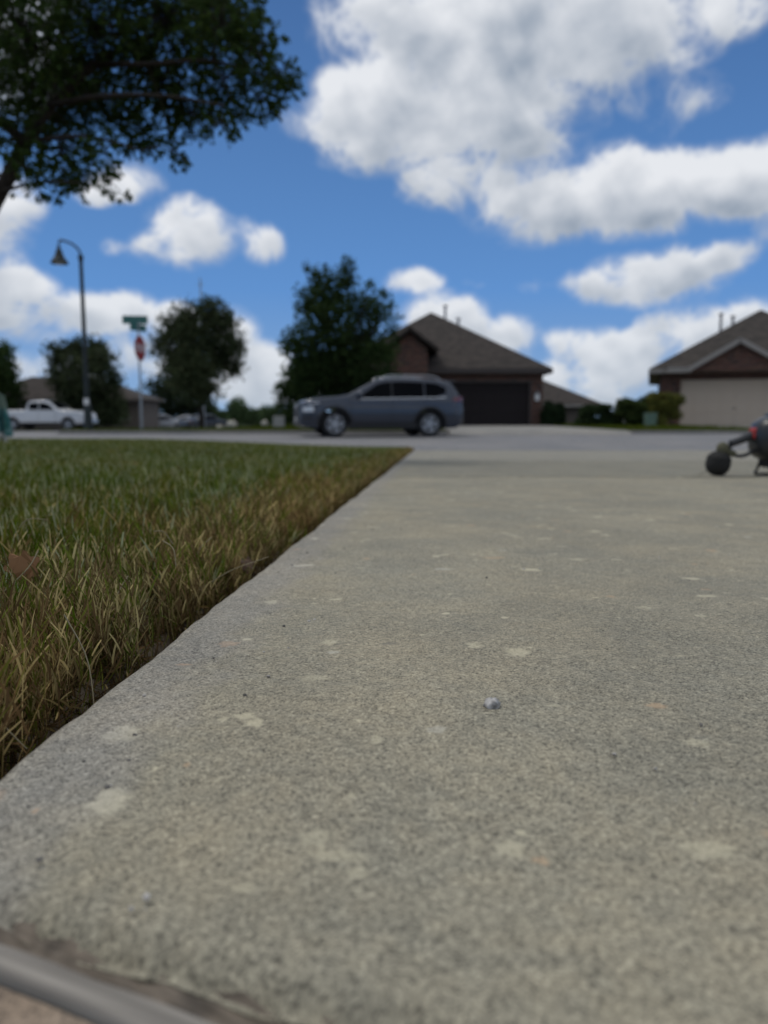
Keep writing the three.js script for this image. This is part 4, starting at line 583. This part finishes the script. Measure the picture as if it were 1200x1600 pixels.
// ---------------------------------------------------------------- yard tree whose crown hangs into the view
{
  const d0 = 6.0, bx = -4.15, by = lawnY(bx, d0), t = thing('yard_tree', 'leafy yard tree spreading over the front lawn', 'tree', V(bx, by, -d0)), r = rng(700), O = V(bx, by, -d0);
  const W = (px, py, d) => P(px, py, d).sub(O), limbs = [], twigs = [], leaves = [];
  const trunkTop = V(0.05, 1.35, 0.05); part(t, 'trunk', taperTube([V(0, -0.1, 0), V(0.03, 0.6, 0.02), trunkTop], 0.125, 0.095, 10, 12), bark);
  const main = [trunkTop, W(-70, 400, 6.0), W(0, 300, 6.0), W(38, 225, 6.0), W(80, 165, 6.05), W(150, 100, 6.1), W(240, 55, 6.2), W(330, 20, 6.3)]; limbs.push(taperTube(main.slice(0, 5), 0.085, 0.040, 24, 9), taperTube(main.slice(4), 0.040, 0.014, 16, 7));
  const nodes = [main[2], main[3], main[4], main[5], main[6], main[7]];
  const grow = (pts, a, b) => { limbs.push(taperTube(pts, a, b, 12, 6)); nodes.push(...pts.slice(1)); };
  grow([main[3], W(90, 215, 5.8), W(150, 215, 5.6), W(220, 235, 5.5)], 0.022, 0.006); grow([main[4], W(160, 150, 5.6), W(260, 150, 5.4), W(350, 165, 5.3)], 0.026, 0.007); grow([main[5], W(230, 100, 5.8), W(330, 95, 5.7), W(420, 120, 5.6)], 0.024, 0.006); grow([main[2], W(60, 285, 5.7), W(130, 285, 5.5)], 0.016, 0.005);
  grow([main[3], W(-20, 160, 6.3), W(-40, 60, 6.4), W(-30, -60, 6.5)], 0.04, 0.014); grow([main[4], W(90, 90, 6.4), W(110, 0, 6.5), W(150, -90, 6.6)], 0.034, 0.012); grow([trunkTop, W(-190, 330, 6.4), W(-230, 180, 6.6), W(-220, 20, 6.8)], 0.07, 0.02); grow([W(-20, 160, 6.3), W(-120, 80, 6.0), W(-200, -40, 5.8)], 0.02, 0.008); grow([main[6], W(250, -20, 6.3), W(300, -90, 6.4)], 0.018, 0.008); grow([trunkTop, W(-260, 380, 6.0), W(-380, 280, 5.8)], 0.05, 0.015);
  // clumps: column, row, radius in photo pixels, leaf weight
  const clumps = [[40, 50, 95, 1.25], [150, 40, 105, 1.25], [260, 30, 95, 1.15], [345, 35, 70, 1], [395, 80, 55, 1], [430, 115, 40, 1], [450, 140, 26, .9], [440, 170, 18, .7], [405, 150, 45, 1], [345, 130, 70, 1.15], [300, 175, 50, 1], [250, 130, 85, 1.25], [150, 150, 85, 1.25], [60, 140, 90, 1.25], [30, 215, 55, 1], [100, 235, 48, 1], [160, 235, 42, .9], [215, 205, 45, 1], [270, 232, 30, .9], [288, 248, 14, .7], [345, 195, 30, .8], [370, 180, 25, .8], [365, 212, 9, .5], [130, 275, 34, .9], [100, 270, 34, .9], [165, 285, 26, .8], [40, 260, 36, 1], [195, 308, 12, .45], [60, 292, 26, .7], [85, 305, 14, .5], [385, 22, 42, .9], [415, 55, 30, .8], [330, 10, 70, 1], [20, 285, 22, .6], [468, 125, 14, .5], [400, 15, 22, .7],
    [-70, 60, 110, 1], [-60, 180, 90, 1], [-170, 120, 120, .8], [-160, 250, 90, .7], [-260, 180, 110, .6], [-330, 290, 90, .6], [60, -60, 110, 1], [190, -60, 100, 1], [310, -60, 80, .9], [-90, -60, 120, .9], [-230, 10, 120, .7], [100, -170, 120, .7], [-60, -190, 120, .7], [250, -150, 80, .7]];
  const X = V(), q = V(), up = V(0, 1, 0), pos = [], col = [], tipLeaf = [];
  const leaf = (p, dir, s, list) => {                            // small lobed-oval leaf, folded along its midrib
    const side = X.set(r() - 0.5, 0.7 * (r() - 0.5), r() - 0.5).cross(dir).normalize().clone(), n = V().crossVectors(side, dir), a = p, m1 = p.clone().addScaledVector(dir, s * 0.45), tip = p.clone().addScaledVector(dir, s).addScaledVector(up, -0.18 * s), w = s * 0.24, f = s * 0.07;
    const l = m1.clone().addScaledVector(side, w).addScaledVector(n, f), rr2 = m1.clone().addScaledVector(side, -w).addScaledVector(n, f), l2 = p.clone().addScaledVector(dir, s * 0.75).addScaledVector(side, w * 0.8).addScaledVector(n, f * 0.6), r2 = p.clone().addScaledVector(dir, s * 0.75).addScaledVector(side, -w * 0.8).addScaledVector(n, f * 0.6), mid = p.clone().addScaledVector(dir, s * 0.75);
    const tr = [a, l, m1, a, m1, rr2, l, l2, mid, l, mid, m1, m1, mid, r2, m1, r2, rr2, l2, tip, mid, mid, tip, r2], k = 0.75 + 0.5 * r(), y = r() < 0.12 ? 1.5 : 1, c = [0.040 * k * y, 0.072 * k * (y > 1 ? 1.25 : 1), 0.016 * k];
    for (const v of tr) { list.pos.push(v.x, v.y, v.z); list.col.push(...c); }
  };
  const mass = { pos, col }, singles = [];
  for (const [px, py, pr, wt] of clumps) {
    const inView = px > -60 && py > -40, d = 5.4 + 1.4 * r(), c = W(px, py, d), R = pr * d / F; let best = nodes[0], bd = 9; for (const n of nodes) { const e = n.distanceTo(c); if (e < bd) { bd = e; best = n; } }
    const mid = best.clone().lerp(c, 0.5).add(V(0, 0.05, 0)); twigs.push(taperTube([best, mid, c], 0.007, 0.003, 6, 4));
    const nt = Math.max(5, Math.round(wt * (inView ? 1 : 0.55) * 1450 * R * R));
    for (let i = 0; i < nt; i++) {
      q.set(r() * 2 - 1, r() * 2 - 1.05, (r() * 2 - 1) * 1.3).normalize(); const e = c.clone().addScaledVector(q, R * (r() < 0.08 ? 1.0 + 0.35 * r() : 0.35 + 0.68 * Math.pow(r(), 0.75))), s = c.clone().addScaledVector(q, R * 0.12 * r()), m2 = s.clone().lerp(e, 0.55).add(V(0, 0.03 * R, 0)); if (i % 2 === 0 || R < 0.14) twigs.push(taperTube([s, m2, e], 0.0028, 0.0012, 3, 3));
      const dir = e.clone().sub(m2).normalize(), nl = 4 + Math.floor(r() * 5);
      for (let j = 0; j < nl; j++) { const f = j / nl, p = m2.clone().lerp(e, 0.25 + 0.75 * f), dd = dir.clone().multiplyScalar(0.6).add(V((r() - 0.5) * 1.7, (r() - 0.62) * 1.3, (r() - 0.5) * 1.7)).normalize(), sz = 0.030 + 0.026 * r(); if (inView && R < 0.15 && singles.length < 260 && j % 2) { const one = { pos: [], col: [] }; leaf(p, dd, sz, one); singles.push([one, p.clone()]); } else leaf(p, dd, sz, mass); }
    }
  }
  part(t, 'limbs', mergeGeometries(limbs), bark); part(t, 'twigs', mergeGeometries(twigs), bark).userData.kind = 'stuff';
  const mk = (l) => { const g = new THREE.BufferGeometry(); g.setAttribute('position', new THREE.Float32BufferAttribute(l.pos, 3)); g.setAttribute('color', new THREE.Float32BufferAttribute(l.col, 3)); g.computeVertexNormals(); return g; };
  const cr = part(t, 'crown', mk(mass), leafM); cr.userData.kind = 'stuff'; for (const [l] of singles) part(t, 'leaf', mk(l), leafM);
}
// ---------------------------------------------------------------- garden flag at the left edge of the lawn
{
  const d = 8, o = P(2, 690, d); o.y = lawnY(o.x, d) - 0.03; const t = thing('garden_flag', 'drooping teal garden flag on a thin stand in the lawn', 'flag', o), k = d / F, y = (py) => (655 - py) * k + EYE - o.y;
  part(t, 'stand', mergeGeometries([tube([[0.02, -0.1, 0], [0.02, 0.2, 0], [0.02, y(618), 0]], 0.006, 8, 6), tube([[0.02, y(618), 0], [0.0, y(613), 0], [-0.1, y(612), 0], [-0.26, y(613), 0]], 0.006, 12, 6)]), std(RGB(0.05, 0.05, 0.05), 0.5, { metalness: 0.5 }));
  const cloth = (w0, w1, ya, yb2, z) => { const f = (u, v) => V(0.02 + (u - 0.62) * mix(w0, w1, Math.pow(v, 0.7)), mix(ya, yb2, v) - 0.02 * Math.sin(u * 9), z + 0.025 * Math.sin(u * 15 + v * 2) * (0.3 + v)); return gridGeo(24, 16, f, (p, u, v) => [u, v]); };
  const m = std(RGB(1, 1, 1), 0.85, { vertexColors: true, side: THREE.DoubleSide });
  part(t, 'cloth', colored(cloth(0.12, 0.27, y(616), y(679), 0.015), (x, yy) => { const v = (y(616) - yy) / (y(616) - y(679)), n = n2(x * 14, yy * 9) + 0.5 * n2(x * 30, yy * 22); return v < 0.34 + 0.06 * n ? [0.20, 0.26, 0.20] : n > 0.35 ? [0.22, 0.36, 0.34] : n < -0.5 ? [0.03, 0.12, 0.09] : [0.045, 0.19, 0.19]; }), m); part(t, 'hem', cloth(0.10, 0.12, y(679.5), y(688), 0.012), std(RGB(0.5, 0.5, 0.46), 0.9, { side: THREE.DoubleSide }));
}
// ---------------------------------------------------------------- string trimmer lying on the driveway at the right
{
  const d = 3.0, o = P(1122, 742, d); o.y = slabY(d); const t = thing('string_trimmer', 'black string trimmer with red switch lying on the driveway', 'trimmer', o), k = d / F, A = (px, py, dz = 0) => V((px - 1122) * k, (655 - py) * k + EYE - o.y, dz);
  const black = phys(RGB(0.012, 0.012, 0.013), 0.42, { clearcoat: 0.3 }), matt = std(RGB(0.016, 0.015, 0.013), 0.85), khaki = std(RGB(0.10, 0.095, 0.055), 0.85), red = std(RGB(0.42, 0.03, 0.025), 0.5), grey = std(RGB(0.10, 0.11, 0.12), 0.5);
  const hc = A(1121, 723), head = part(t, 'cutting_head', new THREE.LatheGeometry([[0, -0.0475], [0.018, -0.046], [0.034, -0.036], [0.044, -0.020], [0.0475, 0.0], [0.045, 0.016], [0.047, 0.018], [0.044, 0.026], [0.032, 0.040], [0.022, 0.046], [0, 0.048]].map((p) => new THREE.Vector2(...p)), 30), matt); head.position.set(hc.x, 0.0478, 0.0); head.rotation.z = -0.18;
  part(t, 'gear_case', mergeGeometries([new THREE.SphereGeometry(0.024, 18, 12).scale(1, 1.15, 1).translate(...A(1127, 701).toArray()), taperTube([A(1127, 702), A(1136, 706), A(1146, 709)], 0.017, 0.013, 8, 10)].map((g) => { g = g.toNonIndexed(); g.deleteAttribute('uv'); return g; })), khaki);
  part(t, 'line_stub', tube([hc.clone().setY(0.02), V(hc.x - 0.06, 0.014, 0.01), V(hc.x - 0.085, 0.003, 0.02)], 0.0013, 8, 5), khaki);
  part(t, 'grip', taperTube([A(1139, 693), A(1155, 687), A(1180, 676)], 0.0145, 0.017, 10, 12), black); part(t, 'loop_handle', tube([A(1139, 692), A(1138, 700), A(1143, 708), A(1152, 712), A(1164, 710), A(1176, 703)], 0.0075, 28, 9), black);
  part(t, 'switch', box(0.030, 0.044, 0.05, ...A(1176, 677).toArray(), 0.009), red, 'red switch at the end of the grip');
  const h = A(1212, 682), hous = part(t, 'engine_housing', (() => { const g = new THREE.SphereGeometry(1, 36, 26), p = g.attributes.position, v = V(); for (let i = 0; i < p.count; i++) { v.fromBufferAttribute(p, i); const f = Math.pow(Math.abs(v.x) ** 3 + Math.abs(v.y) ** 3 + Math.abs(v.z) ** 3, -1 / 3); v.multiplyScalar(f); p.setXYZ(i, v.x * 0.100, v.y * 0.088 + 0.012 * v.x, v.z * 0.085); } g.computeVertexNormals(); return g; })(), black); hous.position.copy(h);
  for (let i = 0; i < 6; i++) { const f = part(hous, 'cooling_slot', box(0.008, 0.05, 0.012, -0.045 + i * 0.018, 0.02, 0.082, 0.003), H.dark); } part(hous, 'cover_plate', box(0.07, 0.018, 0.10, 0.0, 0.085, 0, 0.006), grey); part(hous, 'starter_cap', new THREE.CylinderGeometry(0.035, 0.042, 0.02, 20).rotateX(Math.PI / 2).translate(-0.03, 0.03, 0.083), grey, 'round grey starter cap'); part(hous, 'starter_rim', new THREE.TorusGeometry(0.026, 0.005, 8, 20).translate(-0.03, 0.03, 0.096), std(RGB(0.12, 0.13, 0.14), 0.4));
  part(t, 'fuel_tank', box(0.12, 0.045, 0.11, h.x + 0.01, h.y - 0.098, 0, 0.016), matt); const fy = h.y - 0.11; part(t, 'foot', mergeGeometries([-1, 1].map((s) => tube([[h.x - 0.05, fy, s * 0.04], [h.x - 0.045, fy * 0.5, s * 0.06], [h.x - 0.05, 0.006, s * 0.07], [h.x + 0.05, 0.006, s * 0.07]], 0.006, 14, 6))), black);
  part(t, 'shaft', tube([h.clone(), h.clone().add(V(0.4, -0.04, -0.10)), V(h.x + 1.25, 0.014, -0.35)], 0.0135, 20, 10), grey);
}

renderer.render(scene, camera);
